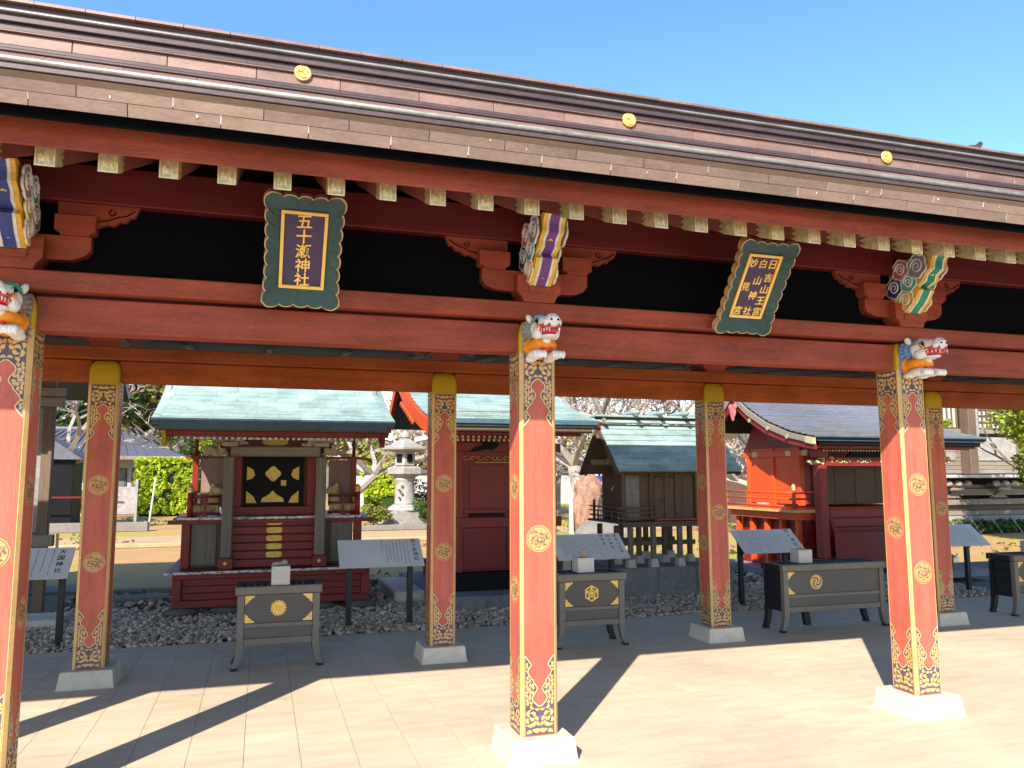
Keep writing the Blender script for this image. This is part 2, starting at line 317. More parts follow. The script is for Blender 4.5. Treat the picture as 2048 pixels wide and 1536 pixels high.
# gravel bed: a shallow tray plus thousands of stones
bed = struct(MB().add([(-14, YE, -.03), (22, YE, -.03), (22, 11.9, -.03), (-14, 11.9, -.03)], [(0, 1, 2, 3)]).build('gravel_bed', 'rock_g'))
ico = np.array([(0, 0, 1)]+[(.894*math.cos(k*1.2566), .894*math.sin(k*1.2566), .447) for k in range(5)]+[(.894*math.cos(k*1.2566+.628), .894*math.sin(k*1.2566+.628), -.447) for k in range(5)]+[(0, 0, -1)])
icf = [(0, 1+k, 1+(k+1) % 5) for k in range(5)]+[(1+k, 6+k, 1+(k+1) % 5) for k in range(5)]+[(1+(k+1) % 5, 6+k, 6+(k+1) % 5) for k in range(5)]+[(11, 6+(k+1) % 5, 6+k) for k in range(5)]
def subdiv(V, F):
    V = [tuple(p) for p in V]; mid = {}; out = []
    def md(a, b):
        k = (min(a, b), max(a, b))
        if k not in mid:
            p = (np.array(V[a])+np.array(V[b])); mid[k] = len(V); V.append(tuple(p/np.linalg.norm(p)))
        return mid[k]
    for a, b, c in F:
        x, y, z = md(a, b), md(b, c), md(c, a); out += [(a, x, z), (x, b, y), (z, y, c), (x, y, z)]
    return np.array(V), np.array(out)
IV, IF = subdiv(ico, icf)
def stones(n, x0, x1, y0, y1, smin, smax, zf):
    xs, ys = rng.uniform(x0, x1, n), rng.uniform(y0, y1, n)
    s = rng.uniform(smin, smax, n)*rng.choice([.7, 1, 1, 1.25], n)
    sc = np.stack([s*rng.uniform(.8, 1.35, n), s*rng.uniform(.7, 1.1, n), s*rng.uniform(.5, .8, n)], 1)
    a = rng.uniform(0, 6.28, n); V = IV[None]*(1+rng.normal(0, .055, (n, len(IV), 1)))*sc[:, None]
    X = V[..., 0]*np.cos(a)[:, None]-V[..., 1]*np.sin(a)[:, None]; Y = V[..., 0]*np.sin(a)[:, None]+V[..., 1]*np.cos(a)[:, None]
    tl = rng.normal(0, .35, n)[:, None]; Z = V[..., 2]+X*tl
    V = np.stack([X+xs[:, None], Y+ys[:, None], Z+zf(xs, ys)[:, None]+rng.uniform(-.01, .014, n)[:, None]], -1)
    F = IF[None]+(np.arange(n)*len(IV))[:, None, None]
    return V.reshape(-1, 3), F.reshape(-1, 3)
Va, Fa = stones(19500, -3.4, 9.6, YE+.02, 10.2, .014, .027, lambda x, y: .0+np.clip((y-YE)*.02, 0, .03))
Vb, Fb = stones(3600, -3.4, 11.0, 10.2, 11.85, .020, .034, lambda x, y: .02+0*x)
tag(npmesh('gravel', np.concatenate([Va, Vb]), np.concatenate([Fa, Fb+len(Va)]), 'pebble', None, True), 'rounded grey river pebbles strewn between the paving and the shrines', 'gravel', None, 'stuff')
# ================================================================== GALLERY
YF, YR = 4.524, 7.042; CX = [-2.42, -1.2052, 1.545, 4.296, 7.046, 9.796]; GX0, GX1 = -7.8, 11.1
G = thing('shrine_gallery', (2.9, 5.78, 0), 'long open red gallery with gilded columns, carved beam ends and brown copper roof', 'gallery')
HW, CH_ = .110, .015
def octo(h, c): return [(-h+c, -h), (h-c, -h), (h, -h+c), (h, h-c), (h-c, h), (-h+c, h), (-h, h-c), (-h, -h+c)]
def oct_prism(mb, lv):
    v = [(x, y, z) for h, c, z in lv for x, y in octo(h, c)]; n = len(lv)
    return mb.add(v, [(i*8+k, i*8+(k+1) % 8, (i+1)*8+(k+1) % 8, (i+1)*8+k) for i in range(n-1) for k in range(8)]+[tuple(range(8))[::-1], tuple(range((n-1)*8, n*8))])
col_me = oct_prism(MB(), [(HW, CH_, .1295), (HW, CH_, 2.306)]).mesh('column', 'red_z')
cap_me = oct_prism(MB(), [(HW+.001, CH_, 2.306), (HW+.001, CH_, 2.40), (HW-.004, CH_, 2.44), (HW-.012, CH_, 2.468), (HW-.026, CH_*.8, 2.490), (HW-.045, CH_*.6, 2.501)]).mesh('column_cap', 'gold_cap')
st = MB(); c_ = HW-CH_-.003; e_ = HW-CH_; g_ = HW+.0012
q_ = [(-g_, -c_), (-g_, -e_), (-e_, -g_), (-c_, -g_), (-c_+.004, -c_+.004)]
st.add([(a, b, z) for z in (.1295, 2.306) for a, b in q_], [(i, (i+1) % 5, 5+(i+1) % 5, 5+i) for i in range(5)]+[(4, 3, 2, 1, 0), (5, 6, 7, 8, 9)])
strip_me = []
for k in range(4):
    b = MB(Matrix.Rotation(k*math.pi/2, 4, 'Z')); b.add(st.v, st.f); strip_me.append(b.mesh('corner_strip', 'gold'))
# ornament panel outline: (distance from the end, half width)
OG = [(.156, 0), (.158, .010), (.170, .022), (.185, .038), (.197, .042), (.212, .038), (.228, .022), (.247, .0125), (.262, .015), (.285, .033), (.300, .038), (.304, .043), (.325, .060), (.339, .068), (.352, .066), (.366, .056), (.377, .048), (.386, .049), (.402, .060), (.420, .074), (.436, .0895)]
IW = .0905
def halfw(d):
    if d < .156: return 0.
    for (a, p), (b, q) in zip(OG, OG[1:]):
        if a <= d <= b: return p+(q-p)*(d-a)/max(1e-6, b-a)
    return 1.
def inside(x, d, mg=.0): return .004 < d < .430 and abs(x) < IW-mg and all(abs(x+e) > halfw(min(.433, max(0, d+g)))+mg for e in (0, .003, -.003) for g in (0, .003, -.003)) if d > .15 else (.004 < d and abs(x) < IW-mg)
def blade(cx, cd, ln, wd, ang, curl):
    L_, R_ = [], []
    for i in range(6):
        t = i/5; a = ang+curl*(t-.5); px = cx+math.cos(a)*ln*(t-.5); pd = cd+math.sin(a)*ln*(t-.5); hw_ = 1.28*wd*math.sin(math.pi*min(1, .08+t*.95))**.8*(1-.45*t)
        L_.append((px-math.sin(a)*hw_, pd+math.cos(a)*hw_)); R_.append((px+math.sin(a)*hw_, pd-math.cos(a)*hw_))
    return L_+R_[::-1]
R3 = random.Random(5); blades = [(.024, .022, .050, .012, .1, .5), (.066, .018, .038, .010, -.3, -.9), (.048, .052, .078, .0105, -.28, .8), (.013, .062, .030, .008, 1.2, .4), (.020, .092, .042, .010, .9, -1.0), (.050, .085, .040, .0095, .45, 1.2), (.076, .080, .036, .009, 1.5, .9), (.038, .118, .044, .0095, .55, -1.2), (.070, .122, .046, .010, 1.9, 1.1), (.018, .136, .032, .007, .2, .8), (.052, .150, .034, .0085, 1.2, 1.4)]
for cd in np.arange(.175, .425, .0195):
    for cx in np.arange(.006, IW, .0175):
        x, d = cx+R3.uniform(-.003, .003), cd+R3.uniform(-.004, .004)
        if inside(x, d, .0075): blades.append((x, d, .026, .0068, R3.choice([.6, 1.1, 1.9, 2.4, 1.5]), R3.choice([-1.2, 1.2, 1.6])))
def panel_meshes():
    """ground, line and scroll in (u, d): u across the face, d from the end of the column; laid on the -Y face, end at the top"""
    g = [(-IW, 0), (IW, 0), (IW, .434)]+[(hw_, d) for d, hw_ in OG[::-1]]+[(-hw_, d) for d, hw_ in OG[1:]]+[(-IW, .434)]
    grd = MB().add([(u, 0, -d) for u, d in g], [tuple(range(len(g)))])
    line = MB(); pts = [(-hw_, d) for d, hw_ in OG[::-1]]+[(hw_, d) for d, hw_ in OG[1:]]
    for i, (u, d) in enumerate(pts):
        a, b = pts[max(0, i-1)], pts[min(len(pts)-1, i+1)]; tx, td = b[0]-a[0], b[1]-a[1]; n = math.hypot(tx, td); nx, nd = -td/n, tx/n
        line.v += [(u-nx*.0005, -.0008, -d+nd*.0005), (u-nx*.0058, -.0008, -d+nd*.0058)]
    line.f = [(2*i, 2*i+1, 2*i+3, 2*i+2) for i in range(len(pts)-1)]
    sc_ = MB()
    for bl in blades:
        for sgn in (1, -1):
            p = [(sgn*u, -.0008, -d) for u, d in blade(*bl)]; sc_.add(p, [tuple(range(len(p)))])
    for u0, u1 in ((-IW, -IW+.004), (IW-.004, IW)): sc_.add([(u0, -.001, 0), (u1, -.001, 0), (u1, -.001, -.434), (u0, -.001, -.434)], [(0, 1, 2, 3)])
    return grd, line, sc_
pgrd, pline, pscr = panel_meshes(); PM = {}
for k in range(4):
    for fl in (0, 1):
        X_ = Matrix.Rotation(k*math.pi/2, 4, 'Z') @ Matrix.Translation((0, -HW-.0012, 2.302 if not fl else .136)) @ Matrix.Diagonal((1, 1, -1 if fl else 1, 1))
        PM[k, fl] = [(nm, MB(X_).add(src.v, src.f).mesh(nm, mm)) for nm, src, mm in (('painted_panel', pgrd, 'ground_pp'), ('ogee_line', pline, 'cream'), ('gilt_scroll', pscr, 'gold'))]
def medal_parts():
    d = MB().disc((0, 0, 0), .077, '-y', 28, .0012)
    i = MB()
    for r0, r1 in ((.066, .0695),):
        v = [(r*math.cos(k*math.pi/16), -.0018, r*math.sin(k*math.pi/16)) for k in range(32) for r in (r0, r1)]
        i.add(v, [(2*k, 2*k+1, (2*k+3) % 64, (2*k+2) % 64) for k in range(32)])
    Rm = random.Random(9)
    for q in range(70):
        a, r = Rm.uniform(0, 6.28), .062*math.sqrt(Rm.uniform(.02, .9)); p = blade(r*math.cos(a), r*math.sin(a), Rm.uniform(.016, .034), .0022, a+1.57+Rm.uniform(-.5, .5), Rm.choice([-1.5, 1.5, 2]))
        if max(math.hypot(*u) for u in p) < .065: i.add([(u, -.0018, v_) for u, v_ in p], [tuple(range(len(p)))])
    return d, i
md, mi_ = medal_parts(); MM = {}
for k in range(4):
    X_ = Matrix.Rotation(k*math.pi/2, 4, 'Z') @ Matrix.Translation((0, -HW-.0006, 0))
    MM[k] = (MB(X_).add(md.v, md.f).mesh('medallion', 'gold_md'), MB(X_).add(mi_.v, mi_.f).mesh('medallion_line', 'gline'))
pl_me = {}
for nm, hb, ht in (('f', .203, .181), ('r', .201, .179)):
    pl_me[nm] = MB().add([(s*hb, t*hb, 0) for s, t in ((-1, -1), (1, -1), (1, 1), (-1, 1))]+[(s*(hb-.008), t*(hb-.008), .012) for s, t in ((-1, -1), (1, -1), (1, 1), (-1, 1))]+[(s*ht, t*ht, .122) for s, t in ((-1, -1), (1, -1), (1, 1), (-1, 1))]+[(s*(ht-.007), t*(ht-.007), .1285) for s, t in ((-1, -1), (1, -1), (1, 1), (-1, 1))],
        [(a*4+k, a*4+(k+1) % 4, a*4+4+(k+1) % 4, a*4+4+k) for a in range(3) for k in range(4)]+[(3, 2, 1, 0), (12, 13, 14, 15)]).mesh('stone_plinth', 'granite')
for ri, yy in ((0, YF), (1, YR)):
    for ci, xx in enumerate(CX):
        c = inst('column', col_me, G, (xx, yy, 0)); inst('stone_plinth', pl_me['fr'[ri]], G, (xx, yy, 0))
        inst('column_cap', cap_me, c, (xx, yy, 0))
        for m_ in strip_me: inst('corner_strip', m_, c, (xx, yy, 0))
        Rc_ = random.Random(ci*7+ri)
        for k in range(4):
            x_, z_, l_ = Rc_.uniform(-.03, .03), Rc_.uniform(.7, 1.9), Rc_.uniform(.25, .6)
            MB(Matrix.Translation((xx, yy, 0)) @ Matrix.Rotation(k*math.pi/2, 4, 'Z')).add([(x_, -HW-.0004, z_-l_/2), (x_+.0013, -HW-.0004, z_), (x_+.003, -HW-.0004, z_+l_/2), (x_-.0008, -HW-.0004, z_+.04)], [(0, 1, 2, 3)]).build('wood_crack', 'gline', c)
        if ci in (0, 5): continue
        for k in range(4):
            for fl in (0, 1):
                for nm, me in PM[k, fl]: inst(nm, me, c, (xx, yy, 0))
            two = (k in (0, 2)) == ((ri, ci) in ((0, 3), (1, 1), (1, 2)))      # which faces carry two medallions
            for z in ((1.515, .925) if two else (1.22,)):
                inst('medallion', MM[k][0], c, (xx, yy, z)); inst('medallion_line', MM[k][1], c, (xx, yy, z))
# tie beams and head boards, one piece per bay
for yy, zb, zt, dt in ((YF, 2.310, 2.484, .075), (YR, 2.333, 2.502, .075)):
    for a, b in zip(CX, CX[1:]): MB().box(a+.1, b-.1, yy-dt, yy+dt, zb, zt, .006).build('tie_beam', 'red_x' if yy == YF else 'red_bounce', G)
    MB().box(GX0+.3, GX1-.3, yy-.142, yy+.142, zt+.019 if yy == YF else zt+.004, zt+.119 if yy == YF else 2.606, .006).build('head_board', 'red_x' if yy == YF else 'red_bounce', G)
HBZ = 2.603
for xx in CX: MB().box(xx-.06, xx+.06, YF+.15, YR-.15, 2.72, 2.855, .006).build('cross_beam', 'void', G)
for i in range(20): x = CX[0]+.3+i*.687; MB().box(x-.03, x+.03, YF+.1, YR-.1, 2.86, 2.93, .004).build('ceiling_batten', 'wood_g', G)
MB().box(GX0+.1, GX1-.1, YF-.0, YR+.0, 2.935, 2.96, 0).build('ceiling_board', 'ceil', G)
for k in range(11): MB().box(GX0+.1, GX1-.1, YF+.12+.22*k, YF+.14+.22*k, 2.915, 2.934, 0).build('ceiling_slat', 'ceil', G)
# eave purlins
for yy in (YF, YR):
    MB().box(GX0, GX1, yy-.09, yy+.05, 2.985, 3.185, .006).build('eave_purlin', 'red_dk', G)
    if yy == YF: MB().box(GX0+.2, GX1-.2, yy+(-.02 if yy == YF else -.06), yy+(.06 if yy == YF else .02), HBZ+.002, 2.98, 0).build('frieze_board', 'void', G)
# brackets above every column
arm = [(-.335, 2.80), (-.335, 2.735), (-.31, 2.70), (-.25, 2.677), (-.12, 2.672), (.12, 2.672), (.25, 2.677), (.31, 2.70), (.335, 2.735), (.335, 2.80)]
leafp = [(.17, 2.985), (.17, 2.87), (.36, 2.868), (.40, 2.885), (.43, 2.88), (.46, 2.905), (.49, 2.905), (.505, 2.93), (.53, 2.935), (.552, 2.985)]
def block(mb, cx, y0, y1, z0, zm, z1, wb, wt):
    cv = [(wb, z0), (wb+.004, z0+.012), (wb+(wt-wb)*.35, z0+(zm-z0)*.55), (wt-.004, zm-.006), (wt, zm), (wt, z1)]
    return mb.prism([(cx+a, b) for a, b in cv]+[(cx-a, b) for a, b in cv[::-1]], 'y', y0, y1)
br_me = [('bearing_block', block(MB(), 0, -.135, .135, HBZ-.0, 2.665, 2.765, .095, .136).mesh('bearing_block', 'red_x')),
         ('bracket_arm', MB().prism(arm, 'y', -.07, .07).mesh('bracket_arm', 'red_x'))]
for s_ in (-1, 1):
    br_me.append(('small_block', block(MB(), s_*.262, -.095, .095, 2.80, 2.828, 2.905, .064, .094).mesh('small_block', 'red_x')))
    br_me.append(('carved_leaf', MB().prism([(s_*a, b) for a, b in leafp], 'y', -.045, .045).mesh('carved_leaf', 'red_x')))
    lw = MB(); lw.tube([(s_*a, -.047, b) for a, b in ((.42, 2.965), (.405, 2.945), (.42, 2.93), (.438, 2.94), (.432, 2.955))], .004, 4); lw.tube([(s_*a, -.047, b) for a, b in ((.33, 2.885), (.37, 2.897), (.41, 2.905), (.45, 2.925), (.49, 2.935), (.53, 2.965))], .0035, 4)
    br_me.append(('carved_groove', lw.mesh('carved_groove', 'black')))
mid_me = MB().box(-.055, .055, -.08, .08, 2.80, 2.985, .004).mesh('strut', 'red_x')
for yy in (YF-.012, YR):
    for ci, xx in enumerate(CX):
        if yy == YR and ci in (0, 5): continue
        bk = inst('bracket', br_me[0][1], G, (xx, yy, 0))
        for nm, me in br_me[1:]: inst(nm, me, bk, (xx, yy, 0))
        inst('strut', mid_me, bk, (xx, yy, 0))
# carved cloud nosings (projecting toward -Y), local y 0 = column line
CP = [(-.03, 2.695), (-.165, 2.700), (-.205, 2.735), (-.225, 2.748), (-.255, 2.782), (-.268, 2.80), (-.292, 2.832), (-.262, 2.860), (-.283, 2.872), (-.326, 2.888), (-.340, 2.925), (-.350, 2.934), (-.396, 2.958), (-.404, 3.0), (-.412, 3.018), (-.440, 3.050), (-.41, 3.065), (-.06, 3.065), (-.03, 3.06)]
FR = CP[1:16]; CWX = .066
def ribbon(hw_, off):
    v = []
    for i, (y, z) in enumerate(FR):
        a, b = FR[max(0, i-1)], FR[min(len(FR)-1, i+1)]; ty, tz = b[0]-a[0], b[1]-a[1]; n = math.hypot(ty, tz); ny, nz = -tz/n, ty/n
        if ny > 0: ny, nz = -ny, -nz
        v += [(-hw_, y+ny*off, z+nz*off), (hw_, y+ny*off, z+nz*off)]
    mb = MB(); return mb.add(v, [(2*i, 2*i+1, 2*i+3, 2*i+2) for i in range(len(FR)-1)])
SW = [((-.095, 2.775), .066, 'p_yellow'), ((-.178, 2.785), .070, 'p_yellow'), ((-.085, 2.885), .072, 'p_navy'), ((-.220, 2.900), .068, 'p_teal'), ((-.155, 3.000), .070, 'p_pink'), ((-.305, 2.990), .080, 'p_lilac')]
SWC = {1: ['p_yellow', 'p_yellow', 'p_pink', 'p_yellow', 'p_teal', 'p_lilac']}
nose_body = MB().prism(CP, 'x', -CWX, CWX).mesh('cloud_nosing', 'p_yellow')
ins_me = MB().box(-.068, .068, -.16, -.02, 2.655, 2.698, .004).mesh('nosing_block', 'red_x')
rw = ribbon(.044, .0022).mesh('white_band', 'p_white'); rc = {k: ribbon(.029, .0044).mesh('colour_band', k) for k in ('p_navy', 'p_purple', 'p_green')}
fl_mb = MB()
for fy, fz in ((-.338, 2.925), (-.212, 2.742)):
    X_ = Matrix.Translation((0, fy-.006, fz)) @ Matrix.Rotation(.9, 4, 'X')
    for q in (-1, 0, 1): 
        b = MB(X_); b.ball((q*.011, 0, .004 if q == 0 else -.002), (.007, .003, .008), 6, 4); fl_mb.add(b.v, b.f)
    b = MB(X_); b.ball((0, 0, -.010), (.016, .003, .004), 6, 4); fl_mb.add(b.v, b.f)
flo_me = fl_mb.mesh('gilt_flower', 'letter')
def spiral_me(r, sx):
    mb = MB(); pts = []
    for i in range(22):
        t = i/21; a = t*4.2*math.pi*.9; rr = r*(1-.86*t); pts.append((0, rr*math.cos(a), rr*math.sin(a)))
    return mb.tube(pts, [.0075-.003*i/21 for i in range(22)], 5)
sp_cache = {}
SC = lambda a: .84+.20*abs(math.sin(3*a+.4))**.6
for ci, (xx, key) in enumerate(zip(CX, ('p_green', 'p_navy', 'p_purple', 'p_green', 'p_navy', 'p_purple'))):
    n_ = inst('cloud_nosing', nose_body, G, (xx, YF, 0)); inst('nosing_block', ins_me, n_, (xx, YF, 0))
    inst('white_band', rw, n_, (xx, YF, 0)); inst('colour_band', rc[key], n_, (xx, YF, 0)); inst('gilt_flower', flo_me, n_, (xx, YF, 0))
    if ci in (0, 5): continue
    for sd in (-1, 1):
        for q, ((cy, cz), r, ck) in enumerate(SW):
            ck = SWC.get(ci, [s[2] for s in SW])[q]
            kk = ('d', r, ck)
            if kk not in sp_cache:
                b = MB(); 
                v = []
                for t in (-.006, .006):
                    v += [(t, r*SC(a)*math.cos(a), r*SC(a)*math.sin(a)) for a in np.linspace(0, 2*math.pi, 40, endpoint=False)]
                b.add(v, [tuple(range(40))[::-1], tuple(range(40, 80))]+[(i, (i+1) % 40, 40+(i+1) % 40, 40+i) for i in range(40)])
                sp_cache[kk] = b.mesh('cloud_lobe', ck)
            if ('s', r) not in sp_cache: sp_cache['s', r] = spiral_me(r*.70, 1).mesh('cloud_spiral', 'p_white')
            L0 = (xx+sd*(CWX+.004+.003*q), YF+cy, cz)
            if ('o', r) not in sp_cache: sp_cache['o', r] = MB().tube([(0, r*1.02*SC(a)*math.cos(a), r*1.02*SC(a)*math.sin(a)) for a in np.linspace(0, 2*math.pi, 51)], .0058, 5).mesh('cloud_outline', 'p_white', True)
            inst('cloud_lobe', sp_cache[kk], n_, L0); inst('cloud_outline', sp_cache['o', r], n_, (L0[0]+sd*.004, L0[1], L0[2])); inst('cloud_spiral', sp_cache['s', r], n_, (L0[0]+sd*.006, L0[1], L0[2]))
# ------------------------------------------------------------------ carved lion heads on the column fronts
def remesh(mb, name, m, vox=.006, sm=3):
    me = mb.mesh(name, m); o = bpy.data.objects.new('tmp', me); COL.objects.link(o)
    r = o.modifiers.new('r', 'REMESH'); r.mode = 'VOXEL'; r.voxel_size = vox
    s = o.modifiers.new('s', 'SMOOTH'); s.iterations = sm; s.factor = .5
    bpy.context.view_layer.update(); e = o.evaluated_get(bpy.context.evaluated_depsgraph_get())
    out = bpy.data.meshes.new_from_object(e); bpy.data.objects.remove(o); out.name = name
    out.materials.clear(); out.materials.append(M[m]); out.polygons.foreach_set('use_smooth', [True]*len(out.polygons)); return out
F0 = -.11
hd = MB()
hd.ball((0, F0-.115, 2.432), (.078, .10, .066), 14, 10); hd.ball((0, F0-.215, 2.452), (.056, .085, .040), 12, 8); hd.ball((0, F0-.285, 2.452), (.046, .042, .042), 12, 8)
for s_ in (-1, 1):
    hd.ball((s_*.052, F0-.16, 2.395), (.030, .055, .036)); hd.ball((s_*.030, F0-.285, 2.44), (.026, .032, .026)); hd.ball((s_*.045, F0-.175, 2.487), (.028, .04, .014))
    hd.ball((s_*.012, F0-.318, 2.462), (.014, .014, .012))
hd.ball((0, F0-.20, 2.372), (.050, .085, .014), 12, 8)
for s_ in (-1, 1):
    for k in range(3): hd.tube([(s_*(.052+.006*k), F0-.245+.03*k, 2.428), (s_*(.066+.004*k), F0-.215+.03*k, 2.408), (s_*(.060+.004*k), F0-.19+.03*k, 2.385)], .0065, 5)
head_me = remesh(hd, 'lion_head', 'p_white', .0042, 1)
ja = MB(); ja.ball((0, F0-.215, 2.402), (.052, .082, .020), 12, 8); ja.ball((0, F0-.285, 2.395), (.034, .04, .012), 10, 6)
for s_ in (-1, 1): ja.tube([(s_*.05, F0-.13, 2.41), (s_*.058, F0-.19, 2.415), (s_*.05, F0-.26, 2.425), (s_*.028, F0-.315, 2.418)], .009, 6)
jaw_me = ja.mesh('red_mouth', 'p_red', True)
tg = MB()
for s_ in (-1, 1):
    for k in range(6): tg.lathe([(.006, 2.412-.006*(k == 0)), (.0045, 2.402), (.0008, 2.392-.010*(k == 0))], s_*(.030+.0055*k), F0-.318+.030*k, 5)
for k in range(5): tg.tube([(-.05+.004*k, F0-.14-.036*k, 2.388+.002*k), (.0, F0-.15-.036*k-.006, 2.392+.002*k), (.05-.004*k, F0-.14-.036*k, 2.388+.002*k)], .0035, 4)
teeth_me = tg.mesh('tooth_row', 'p_white', True)
ea = {}
for s_ in (-1, 1):
    b = MB(Matrix.Translation((s_*.072, F0-.075, 2.492)) @ Matrix.Rotation(s_*.5, 4, 'Y')); b.ball((0, 0, 0), (.018, .026, .030), 10, 8); ea[s_] = b.mesh('ear', 'p_white', True)
EY = {}
for s_ in (-1, 1):
    eye = MB(); pup = MB(); ptc = MB(); brw = MB()
    eye.ball((s_*.060, F0-.196, 2.455), (.015, .020, .016)); pup.ball((s_*.070, F0-.204, 2.456), (.0075, .010, .010)); pup.tube([(s_*.066, F0-.196+.021*math.cos(t), 2.455+.017*math.sin(t)) for t in np.linspace(0, 6.28, 12)], .003, 4); pup.ball((s_*.020, F0-.326, 2.452), (.008, .006, .006)); pup.tube([(s_*.058, F0-.14, 2.412), (s_*.062, F0-.20, 2.421), (s_*.052, F0-.27, 2.432), (s_*.030, F0-.322, 2.428)], .0028, 4)
    ptc.ball((s_*.060, F0-.196, 2.430), (.014, .02, .018)); brw.tube([(s_*.03, F0-.225, 2.487), (s_*.058, F0-.20, 2.488), (s_*.072, F0-.16, 2.476), (s_*.074, F0-.12, 2.462)], [.006, .010, .010, .006], 6)
    EY[s_] = (eye, pup, ptc, brw)
ch_ = MB(); ch_.ball((0, F0-.085, 2.335), (.088, .11, .05), 14, 9); ch_.ball((0, F0-.02, 2.335), (.094, .05, .075), 12, 8); chest_me = remesh(ch_, 'orange_chest', 'p_orange', .008)
dot = MB(); dot.ball((0, F0-.178, 2.352), (.026, .02, .020)); dot_me = dot.mesh('chest_patch', 'p_white', True)
rb = MB(); rb.tube([(-.03, F0-.18, 2.303), (.03, F0-.18, 2.303)], .009, 6); rb.tube([(-.03, F0-.175, 2.285), (.03, F0-.175, 2.285)], .008, 6); rib_me = rb.mesh('red_belly', 'p_red', True)
paw = {}
for s_ in (-1, 1):
    b = MB(); b.ball((s_*.056, F0-.14, 2.275), (.042, .085, .028), 12, 8)
    for q in range(4): b.ball((s_*.056-.030+.02*q, F0-.222, 2.268), (.0115, .026, .024), 8, 6)
    b.ball((s_*.056, F0-.06, 2.262), (.036, .06, .022), 8, 6); paw[s_] = remesh(b, 'paw', 'p_white', .005, 2)
mn = MB(); Rn = random.Random(3)
for a in np.linspace(-.25*math.pi, 1.25*math.pi, 13):
    for q, (rr, yy_) in enumerate(((.072, -.055), (.082, -.02), (.058, -.085))):
        aa = a+q*.12; cx_, cz_ = rr*1.08*math.cos(aa), 2.432+rr*.80*math.sin(aa)
        mn.ball((cx_, F0+yy_, min(cz_, 2.505)), (.018, .024, .018), 8, 6)
        mn.tube([(cx_*1.13+.012*math.cos(t), F0+yy_-.014, min(cz_, 2.505)+.012*math.sin(t)) for t in np.linspace(0, 5, 7)], .0035, 4)
for k in range(6):
    for s_ in (-1, 1): mn.ball((s_*.088, F0-.005-.004*k, 2.27+.03*k), (.012, .014, .013), 6, 5)
mane = {k: mn.mesh('curled_mane', k, True) for k in ('p_brown', 'p_grey', 'p_blue')}
EM = []
for s_ in (-1, 1): EM += [('eye', EY[s_][0].mesh('eye', 'p_white', True)), ('pupil', EY[s_][1].mesh('pupil', 'black', True)), ('cheek_patch', EY[s_][2].mesh('cheek_patch', 'p_orange', True))]
brow = {(k, s_): EY[s_][3].mesh('brow', k, True) for k in ('p_green', 'p_blue', 'p_grey') for s_ in (-1, 1)}
for ci, (xx, mk, bk) in enumerate(zip(CX, ('p_blue', 'p_brown', 'p_grey', 'p_blue', 'p_brown', 'p_grey'), ('p_grey', 'p_green', 'p_blue', 'p_grey', 'p_green', 'p_blue'))):
    L0 = (xx, YF, 0); h_ = inst('lion_head', head_me, G, L0); h_.scale = (1, .93, 1)
    for nm, me in (('red_mouth', jaw_me), ('tooth_row', teeth_me), ('ear', ea[-1]), ('ear', ea[1]), *EM, ('brow', brow[bk, -1]), ('brow', brow[bk, 1]), ('orange_chest', chest_me), ('chest_patch', dot_me), ('red_belly', rib_me), ('paw', paw[-1]), ('paw', paw[1]), ('curled_mane', mane[mk])): inst(nm, me, h_, L0)
# ------------------------------------------------------------------ rafters, eaves, roof
RX = [-.867+.2292*k for k in range(-30, 52)]; YC = (YF+YR)/2
TH = math.atan2(.40, .92); ct, sn = math.cos(TH), math.sin(TH)
raf = MB(); raf.hexa([(-.034, 0, -.040), (.034, 0, -.040), (.034, 0, .042), (-.034, 0, .042)], [(-.034, 1.25, .50), (.034, 1.25, .50), (.034, 1.25, .585), (-.034, 1.25, .585)]); raf_me = raf.mesh('rafter', 'red_y')
gc = MB(); gc.hexa([(-.037, -.012, -.045), (.037, -.012, -.045), (.037, -.012, .043), (-.037, -.012, .043)], [(-.037, .09, -.006), (.037, .09, -.006), (.037, .09, .086), (-.037, .09, .086)])
for q in range(3): gc.prism([(s_*.0371, -.0, ) for s_ in ()] or [(.09, -.006+.03*q), (.13, .018+.03*q), (.09, .024+.03*q)], 'x', -.0368, .0368)
gcap_me = gc.mesh('rafter_cap', 'gilt_old')
ge = MB(); Rg = random.Random(4)
for x0, x1, z0, z1 in ((-.037, .037, -.045, -.039), (-.037, .037, .037, .043), (-.037, -.031, -.039, .037), (.031, .037, -.039, .037)): ge.box(x0, x1, -.0155, -.0125, z0, z1, 0)
for q in range(13): p = blade(Rg.uniform(-.02, .02), Rg.uniform(-.022, .022), .03, .0032, 1.57+Rg.uniform(-.4, .4), Rg.choice([-1, 1])); ge.add([(u, -.0150, v_) for u, v_ in p], [tuple(range(len(p)))])
grel_me = ge.mesh('cap_relief', 'gilt_p')
for x in RX:
    r_ = inst('rafter', raf_me, G, (x, 3.50, 2.862)); cp_ = inst('rafter_cap', gcap_me, r_, (x, 3.50, 2.862))
    if -1.5 < x < 5.2: inst('cap_relief', grel_me, r_, (x, 3.50, 2.862))
rraf = MB(Matrix.Diagonal((1, -1, 1, 1))).add(raf.v, raf.f).mesh('rafter', 'wood_g')
for x in RX[::3]: inst('rafter', rraf, G, (x, 2*YC-3.50, 2.862))
